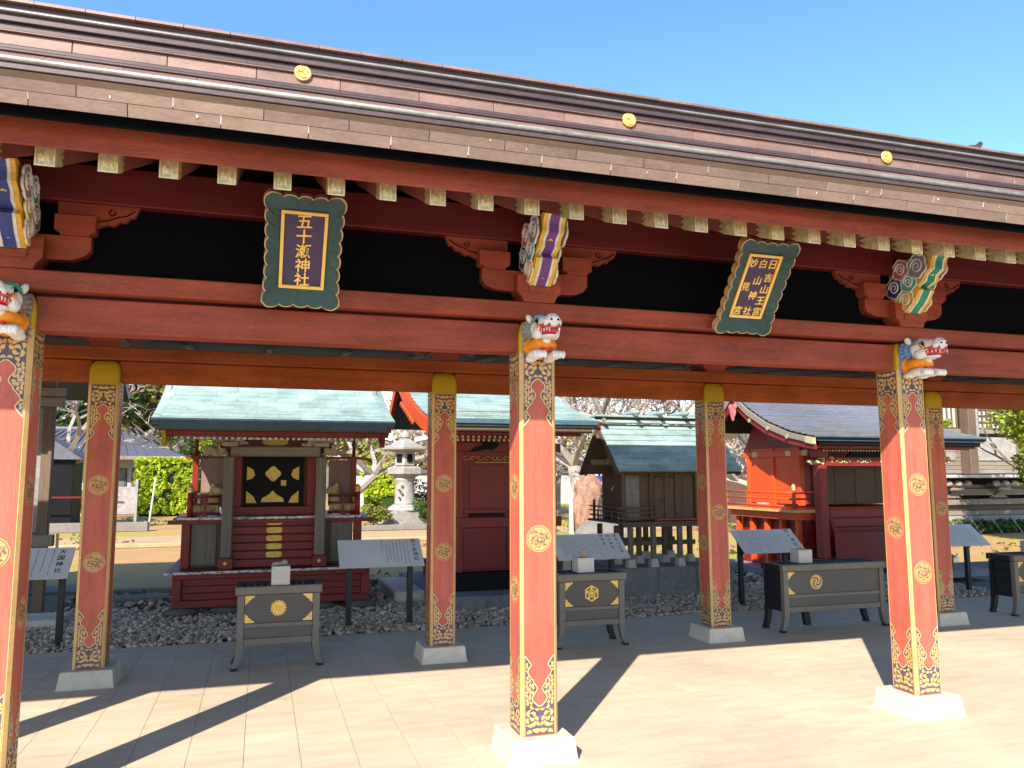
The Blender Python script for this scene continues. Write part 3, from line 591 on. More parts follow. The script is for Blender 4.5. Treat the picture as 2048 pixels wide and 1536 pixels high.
for sg in (1, -1):
    def Y(y): return y if sg > 0 else 2*YC-y
    def bx(nm, m, y0, y1, z0, z1, c=.004):
        a, b = sorted((Y(y0), Y(y1))); return MB().box(GX0, GX1, a, b, z0, z1, c).build(nm, m, G)
    bx('eave_board', 'red_x', 3.416, 3.50, 2.906, 2.985, .004)
    bx('eave_fascia', 'red_x', 3.400, 3.414, 2.866, 2.990, .003)
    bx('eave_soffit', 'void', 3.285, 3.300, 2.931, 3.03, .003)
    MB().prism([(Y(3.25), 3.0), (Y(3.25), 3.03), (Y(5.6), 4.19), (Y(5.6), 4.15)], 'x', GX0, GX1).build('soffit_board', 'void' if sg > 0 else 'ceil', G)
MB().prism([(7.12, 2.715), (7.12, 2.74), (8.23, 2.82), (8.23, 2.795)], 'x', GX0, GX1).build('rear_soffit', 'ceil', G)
for k in range(24):
    x = GX0+.25+.69*k; MB().hexa([(x-.025, 7.20, 2.69), (x+.025, 7.20, 2.69), (x+.025, 7.20, 2.717), (x-.025, 7.20, 2.717)], [(x-.025, 8.22, 2.765), (x+.025, 8.22, 2.765), (x+.025, 8.22, 2.791), (x-.025, 8.22, 2.791)]).build('soffit_batten', 'wood_g', G)
# copper eave courses, one sheet per piece
roof = MB().prism([(3.24, 2.99), (3.16, 3.05), (3.5, 3.20), (4.1, 3.47), (4.8, 3.80), (5.3, 4.08), (5.60, 4.285), (YC, 4.30)]+[(2*YC-y, z) for y, z in ((5.60, 4.285), (5.3, 4.08), (4.8, 3.80), (4.1, 3.47), (3.5, 3.20), (3.29, 3.06), (3.33, 3.01))]+[(2*YC-3.36, 3.02), (YC, 4.2), (3.3, 3.02)], 'x', GX0-.02, GX1+.02).build('roof', 'copper', G)
PLN = .335
def course(y0, z0, y1, z1, th, off, m, nm='copper_sheet', ln=PLN, xa=-2.6, xb=6.2, xrest=True):
    """one course of copper sheets; each sheet a piece of its own where the photograph shows it"""
    n = Vector((0, z0-z1, y1-y0)); n.normalize()
    if n.y > 0: n = -n
    base = MB(); prof = [(y0, z0), (y0+n.y*th, z0+n.z*th), (y1+n.y*th, z1+n.z*th), (y1, z1)]
    base.prism(prof, 'x', .0018, ln-.0018); me = base.mesh(nm, m); x = xa+off
    while x < xb: inst(nm, me, roof, (x, 0, 0)); x += ln
    for a, b in ((GX0-.02, xa+off), (x, GX1+.02)): MB().prism(prof, 'x', a, b).build('plain_course', m, roof)
course(3.222, 2.949, 3.207, 2.995, .012, .06, 'copper')
course(3.207, 2.997, 3.192, 3.044, .014, .22, 'copper')
course(3.192, 3.046, 3.184, 3.058, .017, .12, 'copper')
MB().box(GX0-.02, GX1+.02, 3.168, 3.26, 3.060, 3.084, .002).build('eave_shade_band', 'copper_d', roof)  # dark box standing in for the shaded underside of the eave roll
MB().tube([(GX0-.02, 3.166, 3.0955), (GX1+.02, 3.166, 3.0955)], .0115, 10).build('eave_roll', 'copper_g', roof, smooth=True)
pt = MB(); Rp = random.Random(17)
for off, y0, z0, y1, z1, th in ((.06, 3.222, 2.949, 3.207, 2.995, .012), (.22, 3.207, 2.997, 3.192, 3.044, .014)):
    x = -2.6+off
    while x < 6.2:
        if Rp.random() < .45: w_ = Rp.uniform(.0012, .003); a_ = Rp.uniform(0, .4); pt.add([(x-w_, y0+(y1-y0)*a_-th-.001, z0+(z1-z0)*a_), (x+w_, y0+(y1-y0)*a_-th-.001, z0+(z1-z0)*a_), (x+w_*.6, y1-th-.001, z1-.001), (x-w_*.6, y1-th-.001, z1-.001)], [(0, 1, 2, 3)])
        if Rp.random() < .22: b_ = MB(); cx_, cz_ = x+Rp.uniform(.03, .3), z0+Rp.uniform(.01, .035); rr = Rp.uniform(.003, .008); pt.add([(cx_+rr*Rp.uniform(.4, 1)*math.cos(t), y0-th-.0006-(cz_-z0)*-.0+(y1-y0)*(cz_-z0)/(z1-z0)-.0012, cz_+rr*1.5*Rp.uniform(.5, 1)*math.sin(t)) for t in np.linspace(0, 6.28, 9)[:-1]], [tuple(range(8))])
        x += PLN
tag(pt.build('lime_streaks', 'stain', roof), None, None, None, 'stuff')
for k in range(10):
    t0, t1 = k/10, (k+1)/10
    def pr(t):
        P_ = [(3.18, 3.086), (3.5, 3.21), (4.1, 3.475), (4.8, 3.805), (5.3, 4.085), (5.61, 4.295)]; q = t*5; i = min(4, int(q)); f_ = q-i
        return (P_[i][0]+(P_[i+1][0]-P_[i][0])*f_, P_[i][1]+(P_[i+1][1]-P_[i][1])*f_)
    a, b = pr(t0), pr(t1)
    if k < 9: MB().prism([(a[0], a[1]), (a[0], a[1]+.012), (b[0], b[1]+.010), (b[0], b[1])], 'x', GX0-.02, GX1+.02).build('plain_course', 'copper', roof)
    else: course(a[0], a[1], b[0], b[1], .012, .1, 'copper_r', ln=.46, xa=-2.9, xb=9.5)
# ridge box with crests
def rb_(nm, m, y0, z0, z1, c=.004): return MB().box(GX0-.05, GX1+.05, y0, 2*YC-y0, z0, z1, c).build(nm, m, roof)
rb_('ridge_moulding', 'copper_d', 5.585, 4.305, 4.325); rb_('ridge_moulding', 'copper_d', 5.600, 4.329, 4.356)
rb_('ridge_core', 'copper_d', 5.625, 4.30, 4.66, 0)
mb = MB().box(.002, .578, 5.612, 5.624, 4.360, 4.440, .003).mesh('ridge_sheet', 'copper_r')
for k in range(26): inst('ridge_sheet', mb, roof, (-3.6+k*.58, 0, 0))
rb_('ridge_moulding', 'copper_r', 5.592, 4.443, 4.451, .002)
rb_('ridge_moulding', 'copper_d', 5.60, 4.453, 4.50); rb_('ridge_moulding', 'copper_d', 5.575, 4.502, 4.552)
rb_('ridge_lip', 'copper_g', 5.548, 4.554, 4.574, .006); rb_('ridge_moulding', 'copper_d', 5.575, 4.576, 4.618)
capm = MB(); pc = [(5.54, 4.62), (5.54, 4.64), (5.60, 4.672), (5.70, 4.695), (YC, 4.70)]
capm.prism(pc+[(2*YC-y, z) for y, z in pc[:-1][::-1]], 'x', .002, .298); me = capm.mesh('ridge_cap_tile', 'copper_r')
for k in range(48): inst('ridge_cap_tile', me, roof, (-3.9+k*.30, 0, 0))
cr = MB(); cr.lathe([(.056, 0), (.062, .006), (.060, .016), (.052, .021), (.046, .018), (.0, .018)], 0, 0, 28); rot = Matrix.Rotation(math.pi/2, 4, 'X')
tm = MB()
for q in range(3):
    b = MB(Matrix.Rotation(q*2.0944, 4, 'Z'))
    pts = [(.020*math.cos(t)+.0*t, .020*math.sin(t), .020) for t in np.linspace(0, 1, 2)]
    b.ball((.022, .0, .019), (.015, .015, .006), 10, 6); b.tube([((.034+.006*t)*math.cos(.3+t*1.5), (.034+.006*t)*math.sin(.3+t*1.5), .020) for t in np.linspace(0, 1, 7)], [.0085*(1-.85*t) for t in np.linspace(0, 1, 7)], 6); tm.add(b.v, b.f)
cre = MB(rot).add(cr.v, cr.f).mesh('gilt_crest', 'gold_m', True); tme = MB(rot).add(tm.v, tm.f).mesh('comma_swirl', 'letter', True)
for k in range(-1, 4):
    o = inst('gilt_crest', cre, roof, (.195+2.563*k, 5.610, 4.445)); inst('comma_swirl', tme, roof, (.195+2.563*k, 5.610, 4.445))
MB().tube([(6.46, YC, 4.69), (6.52, YC, 4.74), (6.60, YC, 4.765), (6.65, YC, 4.82)], [.05, .045, .035, .022], 8).build('ridge_ornament', 'copper_d', roof, smooth=True)
# ================================================================== NAME PLAQUES
def plaque(cx, cols, size, label):
    up_ = Vector((0, -.355, .478)); L = up_.length; up_.normalize(); n = Vector((1, 0, 0)).cross(up_)
    base = Vector((cx, 4.350, 2.505)); X_ = Matrix(((1, up_.x, n.x, base.x), (0, up_.y, n.y, base.y), (0, up_.z, n.z, base.z), (0, 0, 0, 1)))
    t = thing('name_plaque', (cx, 4.345, 2.492), label, 'plaque', 'name plaques hung under the eave')
    W_, H_ = .185, L
    def side(n_, a, b, k):
        out = []
        for i in range(k*6):
            s = i/(k*6); ph = (s*k) % 1; w_ = .015*abs(math.sin(math.pi*ph))**.55-.007; w_ += .014*(2*abs(s-.5))**3
            out.append((a[0]+(b[0]-a[0])*s+n_[0]*w_, a[1]+(b[1]-a[1])*s+n_[1]*w_))
        return out
    o = side((0, -1), (-W_, 0), (W_, 0), 5)+side((1, 0), (W_, 0), (W_, H_), 8)+side((0, 1), (W_, H_), (-W_, H_), 5)+side((-1, 0), (-W_, H_), (-W_, 0), 8)
    m_o = len(o); o2_ = [(u*.968, H_/2+(v-H_/2)*.982) for u, v in o]
    MB(X_).add([(u, v, -.006) for u, v in o]+[(u, v, .042) for u, v in o]+[(u, v, .042) for u, v in o2_], [tuple(range(m_o))]+[(a*m_o+i, a*m_o+(i+1) % m_o, (a+1)*m_o+(i+1) % m_o, (a+1)*m_o+i) for a in (0, 1) for i in range(m_o)]).build('carved_rim', 'tan', t)
    iw, b0, b1 = .116, .092, H_-.080; m = len(o)
    def inner(p):
        u, v = p; cu, cv = 0, H_/2; s = max(abs(u)/W_, abs(v-cv)/(H_/2)); return (max(-iw, min(iw, u/s*iw/W_)), max(b0, min(b1, b0+(b1-b0)*(((v-cv)/s)/(H_)+.5))))
    A = [(u*.969, H_/2+(v-H_/2)*.983, .0415) for u, v in o]; B = [(*inner(p), .0125) for p in o]
    MB(X_).add([p if True else 0 for p in A]+B, [(i, (i+1) % m, m+(i+1) % m, m+i) for i in range(m)]).build('green_frame', 'teal', t)
    bd = MB(X_); e = .017
    for a, b, c, d in ((-iw, iw, b0, b0+e), (-iw, iw, b1-e, b1), (-iw, -iw+e, b0+e, b1-e), (iw-e, iw, b0+e, b1-e)): bd.box(a, b, c, d, .008, .024, .002)
    bd.build('gilt_border', 'letter', t)
    MB(X_).box(-iw+e, iw-e, b0+e, b1-e, .0, .012, 0).build('purple_panel', 'plum', t)
    for u, v, ch, s in cols:
        g = MB(X_); glyph(g, ch, u, b0+(b1-b0)*v, s, .0125, .004); g.build('letter', 'letter', t)
    return t
plaque(.172, [(.0, .872-.187*i, ch, .076) for i, ch in enumerate('五十瀬神社')], 0, 'green framed purple plaque with one column of gold letters')
c3 = [(.068, .86, '日'), (.068, .655, '吉'), (.068, .47, '山'), (.068, .29, '王'), (.068, .115, '宮'), (0, .86, '白'), (0, .60, '山'), (0, .365, '神'), (0, .115, '社'), (-.068, .86, '妙'), (-.068, .49, '見'), (-.068, .115, '宮')]
plaque(2.885, [(u, v, ch, .057) for u, v, ch in c3], 0, 'green framed purple plaque with three columns of gold letters')
# ================================================================== OFFERING BOXES
def crest_mum(mb):
    for q in range(16):
        b = MB(Matrix.Rotation(q*math.pi/8, 4, 'Y')); b.ball((0, 0, .030), (.0085, .005, .020), 8, 5); mb.add(b.v, b.f)
    mb.ball((0, -.002, 0), (.012, .006, .012), 10, 6)
def crest_hex(mb, mb2):
    for r0, r1, y in ((.046, .056, -.005), (.026, .034, -.005)):
        k = 6 if r0 > .04 else 5; P_ = [(r*math.sin(q*2*math.pi/k), r*math.cos(q*2*math.pi/k)) for q in range(k) for r in (r0, r1)]
        v = [(a, yy, b) for yy in (0, y) for a, b in P_]; n = 2*k
        mb.add(v, [(n+2*q, n+2*q+1, n+(2*q+3) % n, n+(2*q+2) % n) for q in range(k)]+[(2*q+1, (2*q+3) % n, n+(2*q+3) % n, n+2*q+1) for q in range(k)]+[(2*q, (2*q+2) % n, n+(2*q+2) % n, n+2*q) for q in range(k)])
    for q in range(5):
        b = MB(Matrix.Rotation(q*1.2566, 4, 'Y')); b.ball((0, -.002, .036), (.009, .004, .008), 8, 5); b.ball((0, -.002, .012), (.007, .004, .010), 8, 5); mb.add(b.v, b.f)
def crest_tomoe(mb, mb2):
    mb.disc((0, 0, 0), .054, '-y', 28, .004)
    for q in range(3):
        p = [((.010+.034*t)*math.cos(q*2.0944+t*2.6), -.005, (.010+.034*t)*math.sin(q*2.0944+t*2.6)) for t in np.linspace(0, 1, 9)]
        b = MB(); v = []
        for i, (a, y, c) in enumerate(p): w_ = .0055*(1-.4*i/8); r = math.hypot(a, c) or 1; v += [(a-a/r*w_, y, c-c/r*w_), (a+a/r*w_, y, c+c/r*w_)]
        mb2.add(v, [(2*i, 2*i+1, 2*i+3, 2*i+2) for i in range(8)])
def offering_box(x0, x1, yf, crest, cx, label, dark_side=True, midleg=None, d=.34):
    t = thing('offering_box', ((x0+x1)/2, yf+d/2, 0), label, 'offering box', 'offering boxes standing before the shrines')
    yb = yf+d; lw = .055
    for x, s in ((x0, -1), (x1, 1)):
        for y, yy in ((yf, yf+lw), (yb-lw, yb)):
            m = MB(); xi = x-s*lw
            prof = [(x, .60), (x, .20), (x+s*.005, .13), (x+s*.020, .06), (x+s*.035, .022), (xi+s*.045, .022), (xi+s*.022, .07), (xi+s*.006, .14), (xi, .20), (xi, .60)]
            o = m.prism(prof, 'y', y, yy).build('leg', 'boxfr' if y == yf else 'boxbk', t)
            MB().box(min(x+s*.040, xi+s*.04), max(x+s*.040, xi+s*.04), y-.003, yy+.003, .0, .0215, .005).build('foot', 'boxbk', t)
    if midleg: MB().hexa([(midleg, yb-.05, .20), (midleg+.07, yb-.05, .20), (midleg+.07, yb, .20), (midleg, yb, .20)], [(midleg+.03, yb-.05, 0), (midleg+.10, yb-.05, 0), (midleg+.10, yb, 0), (midleg+.03, yb, 0)]).build('leg', 'boxbk', t)
    a, b = x0+lw+.001, x1-lw-.001
    for z0, z1 in ((.335, .372), (.195, .250)): MB().box(a, b, yf+.004, yf+.03, z0, z1).build('front_rail', 'boxfr', t)
    for z0, z1 in ((.373, .60), (.251, .334)): MB().box(a, b, yf+.014, yf+.03, z0, z1, .002).build('front_panel', 'boxdk', t)
    for k in range(4):
        z0 = .20+.1*k; 
        for xs in (x0+.008, x1-.026): MB().box(xs, xs+.018, yf+lw+.001, yb-lw-.001, z0+.001, z0+.098, .003).build('side_board', 'boxbk', t)
    MB().box(a, b, yb-.02, yb-.005, .20, .60, .002).build('back_panel', 'boxbk', t)
    for z in (.605,):
        MB().box(x0-.018, x1+.018, yf-.018, yf+.035, z, .672, .005).build('rim', 'boxfr', t); MB().box(x0-.018, x1+.018, yb-.035, yb+.018, z, .672, .005).build('rim', 'boxbk', t)
        for xs in (x0-.018, x1-.035): MB().box(xs, xs+.053, yf+.036, yb-.036, z, .671, .005).build('rim', 'boxbk', t)
    n = int((x1-x0)/.062)
    for k in range(n): x = x0+.045+(x1-x0-.09)*(k+.5)/n; MB().box(x-.006, x+.006, yf+.036, yb-.036, .640, .664, .002).build('grille_bar', 'boxdk', t)
    MB().box(x0+.03, x1-.03, yf+.03, yb-.03, .42, .43, 0).build('inner_tray', 'black', t)
    cf = [(0, 0), (.078, 0), (.072, .014), (.056, .018), (.046, .034), (.030, .040), (.024, .058), (.012, .062), (0, .078)]
    for xs, s in ((a+.004, 1), (b-.004, -1)):
        for zs, q in ((.377, 1), (.596, -1)):
            if xs > cx+.45 or (xs-cx) > .5: continue
            g = MB().prism([(xs+s*u, zs+q*v) for u, v in cf], 'y', yf+.009, yf+.0138).build('corner_fitting', 'letter', t)
            h = MB(); 
            for u, v in ((.03, .012), (.016, .03), (.048, .010), (.011, .048)): h.ball((xs+s*u, yf+.0088, zs+q*v), (.0045, .0012, .0035), 6, 4)
            h.build('chased_dot', 'tan', t)
    X_ = Matrix.Translation((cx, yf+.0135, .488)) @ Matrix.Diagonal((1.36, 1, 1.36, 1)); mb, mb2 = MB(X_), MB(X_); 
    if crest == 'mum': crest_mum(mb)
    elif crest == 'hex': crest_hex(mb, mb2)
    elif crest == 'tomoe': crest_tomoe(mb, mb2)
    mb.build('crest', 'letter' if crest != 'tomoe' else 'gold', t, smooth=crest == 'mum')
    if mb2.v: mb2.build('crest_line', 'boxbk', t)
    return t
offering_box(-.150, .512, 7.09, 'mum', .178, 'bronze grey offering box with gold chrysanthemum crest and gold corners')
offering_box(2.66, 3.315, 7.03, 'hex', 2.985, 'offering box with gold hexagon crest half hidden by the middle column')
offering_box(5.095, 6.34, 7.05, 'tomoe', 5.495, 'wide black sided offering box with gold three comma crest', midleg=5.53)
offering_box(8.165, 8.83, 7.06, 'mum', 8.49, 'black offering box cut off by the right edge of the photo')
def small_box(x, y, w_, h, lab, l2, lump):
    o = MB().box(x-w_/2, x+w_/2, y-.075, y+.075, .674, .674+h, .003).build('white_box', 'white'); tag(o, lab, 'box', 'white blocks on the offering boxes')
    z = .674+h+.001
    if lump == 1:
        b = MB(); b.ball((x-.02, y, z+.016), (.052, .035, .018)); b.ball((x+.028, y, z+.024), (.03, .03, .026)); b.ball((x-.045, y, z+.010), (.03, .025, .012)); r = remesh(b, 'stone_charm', 'tan', .006, 2); o2 = link(bpy.data.objects.new('stone_charm', r))
        r.materials[0] = M['stone_l']; tag(o2, l2, 'ornament')
    else:
        b = MB(); b.ball((x, y, z+.010), (.035, .03, .012)); b.ball((x+.008, y, z+.032), (.016, .014, .026)); b.ball((x-.022, y, z+.022), (.01, .01, .016)); r = remesh(b, 'small_figure', 'tan', .005, 2); tag(link(bpy.data.objects.new('small_figure', r)), l2, 'figurine')
small_box(.188, 7.17, .150, .155, 'white block standing on the chrysanthemum crest offering box', 'pale shell shaped stone on the left white block', 1)
small_box(2.955, 7.17, .165, .135, 'white block on the offering box behind the middle column', 'small tan figurine on the white block behind the middle column', 2)
small_box(5.43, 7.20, .165, .135, 'white block on the wide offering box with comma crest', 'small tan figurine on the white block of the wide offering box', 2)
small_box(8.66, 7.25, .165, .135, 'white block on the offering box at the right edge', 'small tan figurine at the right edge of the photo', 2)
# ================================================================== EXPLANATORY SIGNS
def sign(x0, x1, titles, ncol, seed, label, blank=0., yt=8.75, post=True, grid=False):
    t = thing('explanatory_sign', ((x0+x1)/2, 8.77, 0), label, 'sign', 'white reading signs along the gravel')
    W_ = x1-x0; a = Vector((x0, 8.43, .65)); b = Vector((x0, 8.75, .905)); up_ = (b-a); H_ = up_.length; up_.normalize(); n = Vector((1, 0, 0)).cross(up_)
    X_ = Matrix(((1, up_.x, n.x, a.x), (0, up_.y, n.y, a.y), (0, up_.z, n.z, a.z), (0, 0, 0, 1)))
    MB(X_).box(0, W_, 0, H_, -.014, 0, .002).build('board', 'offwhite', t); MB(X_).box(.01, W_-.01, .01, H_-.01, -.020, -.0145, 0).build('board_back', 'black', t)
    for x in (x0+.13, x1-.10): MB().box(x-.028, x+.028, 8.71, 8.766, -.05, .873, .003).build('post', 'boxbk', t)
    for x in (x0+.13, x1-.10): MB().hexa([(x-.02, 8.50, .680), (x+.02, 8.50, .680), (x+.02, 8.71, .60), (x-.02, 8.71, .60)], [(x-.02, 8.50, .690), (x+.02, 8.50, .690), (x+.02, 8.71, .845), (x-.02, 8.71, .845)]).build('brace', 'boxbk', t)
    R_ = random.Random(seed); g = MB(X_)
    for (u, txt, sz, top, stp) in titles:
        for i, ch in enumerate(txt): g = MB(X_); glyph(g, ch, W_-u, H_-top-i*stp, sz, .0012); g.build('letter', 'ink', t)
    m = MB(X_); u = W_-max([q[0] for q in titles] or [.03])-.075; du = (u-blank*W_-.02)/max(1, ncol)
    for k in range(ncol):
        cu = u-du*k; top, bot = H_-.03-(.05 if grid and k < 7 else 0), R_.choice([.03, .045, .10, .06])+(.12 if grid and k < 7 else 0); v = top
        if k == ncol-1: bot = H_*.6
        while v > bot:
            h = R_.uniform(.007, .011)
            if R_.random() > .08:
                for q in range(2): m.box(cu-.0045+R_.uniform(0, .002), cu+.0045-R_.uniform(0, .002), v-h*(q+1)*.5+.001, v-h*q*.5-.001, .0008, .0012, 0)
            v -= h+.0035
    if m.v: tag(m.build('small_print', 'ink', t), None, None, None, 'stuff')
    return t
sign(.798, 1.677, [(.075, '五十瀬神社', .056, .042, .066)], 8, 1, 'white reading sign beside the first red shrine, left half blank', blank=.46)
sign(3.185, 4.062, [(.07, '日吉山王宮', .042, .040, .064), (.16, '白山神社', .042, .040, .064), (.245, '妙見宮', .042, .040, .064)], 17, 2, 'white reading sign with three titles in front of the plain wood shrine', blank=.02)
sign(5.57, 6.447, [(.085, '四柱神社', .058, .045, .078)], 15, 3, 'white reading sign behind the wide offering box', blank=.05, grid=True)
sign(-2.565, -1.685, [(.10, '大国神社', .062, .060, .083)], 7, 4, 'white reading sign at the left between two columns', blank=.25)
sign(8.49, 9.37, [(.07, '', .03, .04, .06)], 16, 5, 'white reading sign at the far right edge of the gravel', blank=.03)
# ================================================================== SHRINES
def giboshi(t, x, y, z0, z1, r=.022, m='lac_z', cap='gold_m'):
    MB().lathe([(r, z0), (r, z1)], x, y, 10).build('fence_post', m, t, smooth=True)
    MB().lathe([(r*1.05, z1), (r*1.15, z1+.01), (r*.75, z1+.025), (r*1.15, z1+.045), (r*1.2, z1+.06), (r*.8, z1+.085), (r*.1, z1+.105)], x, y, 12).build('finial', cap, t, smooth=True)
def ends_row(t, nm, x0, x1, n, y, z, s, m='p_white'):
    mb = MB()
    for k in range(n): x = x0+(x1-x0)*k/(n-1); mb.box(x-s, x+s, y-.004, y, z-s, z+s, 0); 
    return tag(mb.build(nm, m, t), None, None, None, 'stuff')
# ---- shrine with black gilt doors (left of centre)
s1 = thing('small_shrine', (.195, 11.2, 0), 'dark red lacquered shrine with black gilt doors and pale green roof', 'shrine')
CXS = .195
def sb(nm, m, x0, x1, y0, y1, z0, z1, c=.005, p=None): return MB().box(x0, x1, y0, y1, z0, z1, c).build(nm, m, p or s1)
for x, y in ((-.85, 10.33), (1.25, 10.33), (.2, 10.4), (-.35, 10.36), (.75, 10.38)):
    b = MB(); b.ball((x, y, -.005), (.20, .14, .065), 12, 8); o = link(bpy.data.objects.new('base_boulder', remesh(b, 'base_boulder', 'rock_g', .02, 2)), s1)
sb('base_frame', 'lac', -.95, 1.34, 10.25, 12.3, .05, .13); sb('base_frame', 'lac', -.95, 1.34, 10.25, 12.3, .375, .44)
for x in (-.95, 1.24): sb('base_post', 'lac_z', x, x+.10, 10.253, 10.35, .131, .374)
for k in range(3): sb('base_plank', 'lac', -.849, 1.239, 10.30, 10.33, .132+.0807*k, .132+.0807*k+.078)
sb('base_side', 'lac', -.93, -.90, 10.36, 12.28, .132, .374); sb('base_side', 'lac', 1.29, 1.32, 10.36, 12.28, .132, .374)
sb('ledge', 'lac', -1.03, 1.39, 10.20, 12.35, .441, .468); sb('ledge_edge', 'flake', -1.032, 1.392, 10.19, 10.199, .441, .469, .002)
# stairs with gilt plates between the porch posts
for k in range(6):
    z0, y0 = .475+.097*k, 10.45+.035*k
    sb('stair_board', 'lac', -.33, .70, y0, y0+.05, z0, z0+.094, .006)
    if 0 < k: 
        p_ = []
        for i in range(20):
            a = 2*math.pi*i/20; p_.append((CXS-.01+.098*math.copysign(abs(math.cos(a))**.45, math.cos(a))*(1-.06*(abs(math.sin(a)) < .3)), z0+.047+.037*math.copysign(abs(math.sin(a))**.7, math.sin(a))))
        MB().prism(p_, 'y', y0-.007, y0-.001).build('gilt_plate', 'gilt_y', s1)
for x in (-.43, .79):
    for k in range(4): sb('bamboo_strip', 'tan', x-.010, x+.010, 10.585, 10.60, .55+.11*k, .55+.11*k+.105, .004)
sb('body_wall', 'wood_b', -.80, 1.16, 10.64, 12.2, .469, 1.05); 
for x in (-.90, 1.17): sb('body_post', 'lac_z', x, x+.10, 10.58, 10.68, .469, 1.052)
sb('body_panel', 'wood_g', -.79, -.50, 10.625, 10.638, .50, 1.02); sb('body_panel', 'wood_g', .88, 1.15, 10.625, 10.638, .50, 1.02)
sb('porch_floor', 'lac', -.99, 1.36, 10.50, 12.3, 1.054, 1.082); sb('floor_edge', 'flake', -.992, 1.362, 10.49, 10.499, 1.054, 1.085, .002)
sb('floor_beam', 'lac', -1.06, 1.43, 10.56, 10.63, 1.0, 1.052)
for x in (-.435, .665):
    sb('post_foot', 'lac', x-.02, x+.145, 10.33, 10.48, .469, .60); b = MB(); b.lathe([(.0, -.010), (.02, -.008), (.026, 0)], 0, 0, 12); o = MB(Matrix.Translation((x+.0625, 10.328, .54)) @ Matrix.Rotation(math.pi/2, 4, 'X') @ Matrix.Diagonal((1, 1, -1, 1))).add(b.v, b.f).build('gilt_rosette', 'gold_m', s1, smooth=True)
    sb('porch_post', 'wood_g', x, x+.125, 10.345, 10.47, .601, 1.82, .014)
    # carved bracket cluster over each post
    m = MB(); cx_ = x+.0625
    m.box(cx_-.09, cx_+.09, 10.33, 10.49, 1.95, 2.0); m.box(cx_-.17, cx_+.17, 10.36, 10.45, 2.0, 2.05, .015)
    for q in (-.15, 0, .15): m.box(cx_+q-.045, cx_+q+.045, 10.345, 10.465, 2.05, 2.095, .012)
    m.build('bracket_set', 'wood_c', s1)
    c = MB(); Rk = random.Random(int(x*99)); sgn = -1 if x < 0 else 1
    for q in range(26): c.ball((cx_+sgn*Rk.uniform(.03, .30), 10.42+Rk.uniform(-.03, .03), 1.885+Rk.uniform(-.04, .05)), (Rk.uniform(.02, .05), .03, Rk.uniform(.015, .03)), 7, 5)
    for q in range(34): c.ball((cx_+Rk.uniform(-.24, .24), 10.40, 2.02+Rk.uniform(-.06, .08)), (Rk.uniform(.02, .04), .03, Rk.uniform(.015, .03)), 7, 5)
    link(bpy.data.objects.new('carved_nosing', remesh(c, 'carved_nosing', 'wood_c', .008, 1)), s1)
sb('porch_beam', 'wood_gx', -.36, .715, 10.36, 10.455, 1.825, 1.95, .014)
sb('lintel', 'lac', -.5, .90, 10.62, 10.68, 1.90, 2.10); 
mb = MB(); mb.prism([(CXS-.03+.16*math.copysign(abs(math.cos(a))**.5, math.cos(a)), 2.02+.045*math.sin(a)) for a in np.linspace(0, 2*math.pi, 20, endpoint=False)], 'y', 10.612, 10.619); mb.build('gilt_plate', 'gilt_y', s1)
sb('inner_wall', 'lac_z', -.42, .80, 10.98, 12.1, 1.083, 2.25)
for k, x in enumerate((-.34, .58)): sb('door_jamb', 'lac_z', x, x+.11, 10.86, 10.975, 1.083, 1.9)
for x0, x1 in ((-.21, .1535), (.1565, .54)): sb('door_leaf', 'black', x0, x1, 10.90, 10.93, 1.20, 1.86)
sb('door_sill', 'lac', -.36, .72, 10.80, 10.975, 1.083, 1.195)
def gilt(pts): MB().prism(pts, 'y', 10.888, 10.897).build('door_fitting', 'gilt_y', s1)
dx, dz0, dz1 = .155, 1.225, 1.70
R8 = lambda cx, cz, r: [(cx+r*math.cos(a)*(1+.12*math.cos(4*a)), cz+r*math.sin(a)*(1+.12*math.cos(4*a))) for a in np.linspace(0, 2*math.pi, 24, endpoint=False)]
gilt(R8(dx, 1.615, .088)); gilt([(dx-.145, 1.25), (dx-.13, 1.30), (dx-.05, 1.345), (dx, 1.40), (dx+.05, 1.345), (dx+.13, 1.30), (dx+.145, 1.25)])
for s_ in (-1, 1):
    gilt([(dx+s_*.325, 1.24), (dx+s_*.20, 1.24), (dx+s_*.235, 1.32), (dx+s_*.325, 1.395)]); gilt([(dx+s_*.325, 1.53), (dx+s_*.325, 1.71), (dx+s_*.25, 1.67), (dx+s_*.225, 1.60), (dx+s_*.25, 1.56)])
gilt([(dx+.10, 1.46), (dx+.165, 1.46), (dx+.165, 1.53), (dx+.10, 1.53)])
gilt([(dx-.12, 1.14), (dx-.06, 1.10), (dx, 1.085), (dx+.06, 1.10), (dx+.12, 1.14), (dx+.15, 1.18), (dx-.15, 1.18)])
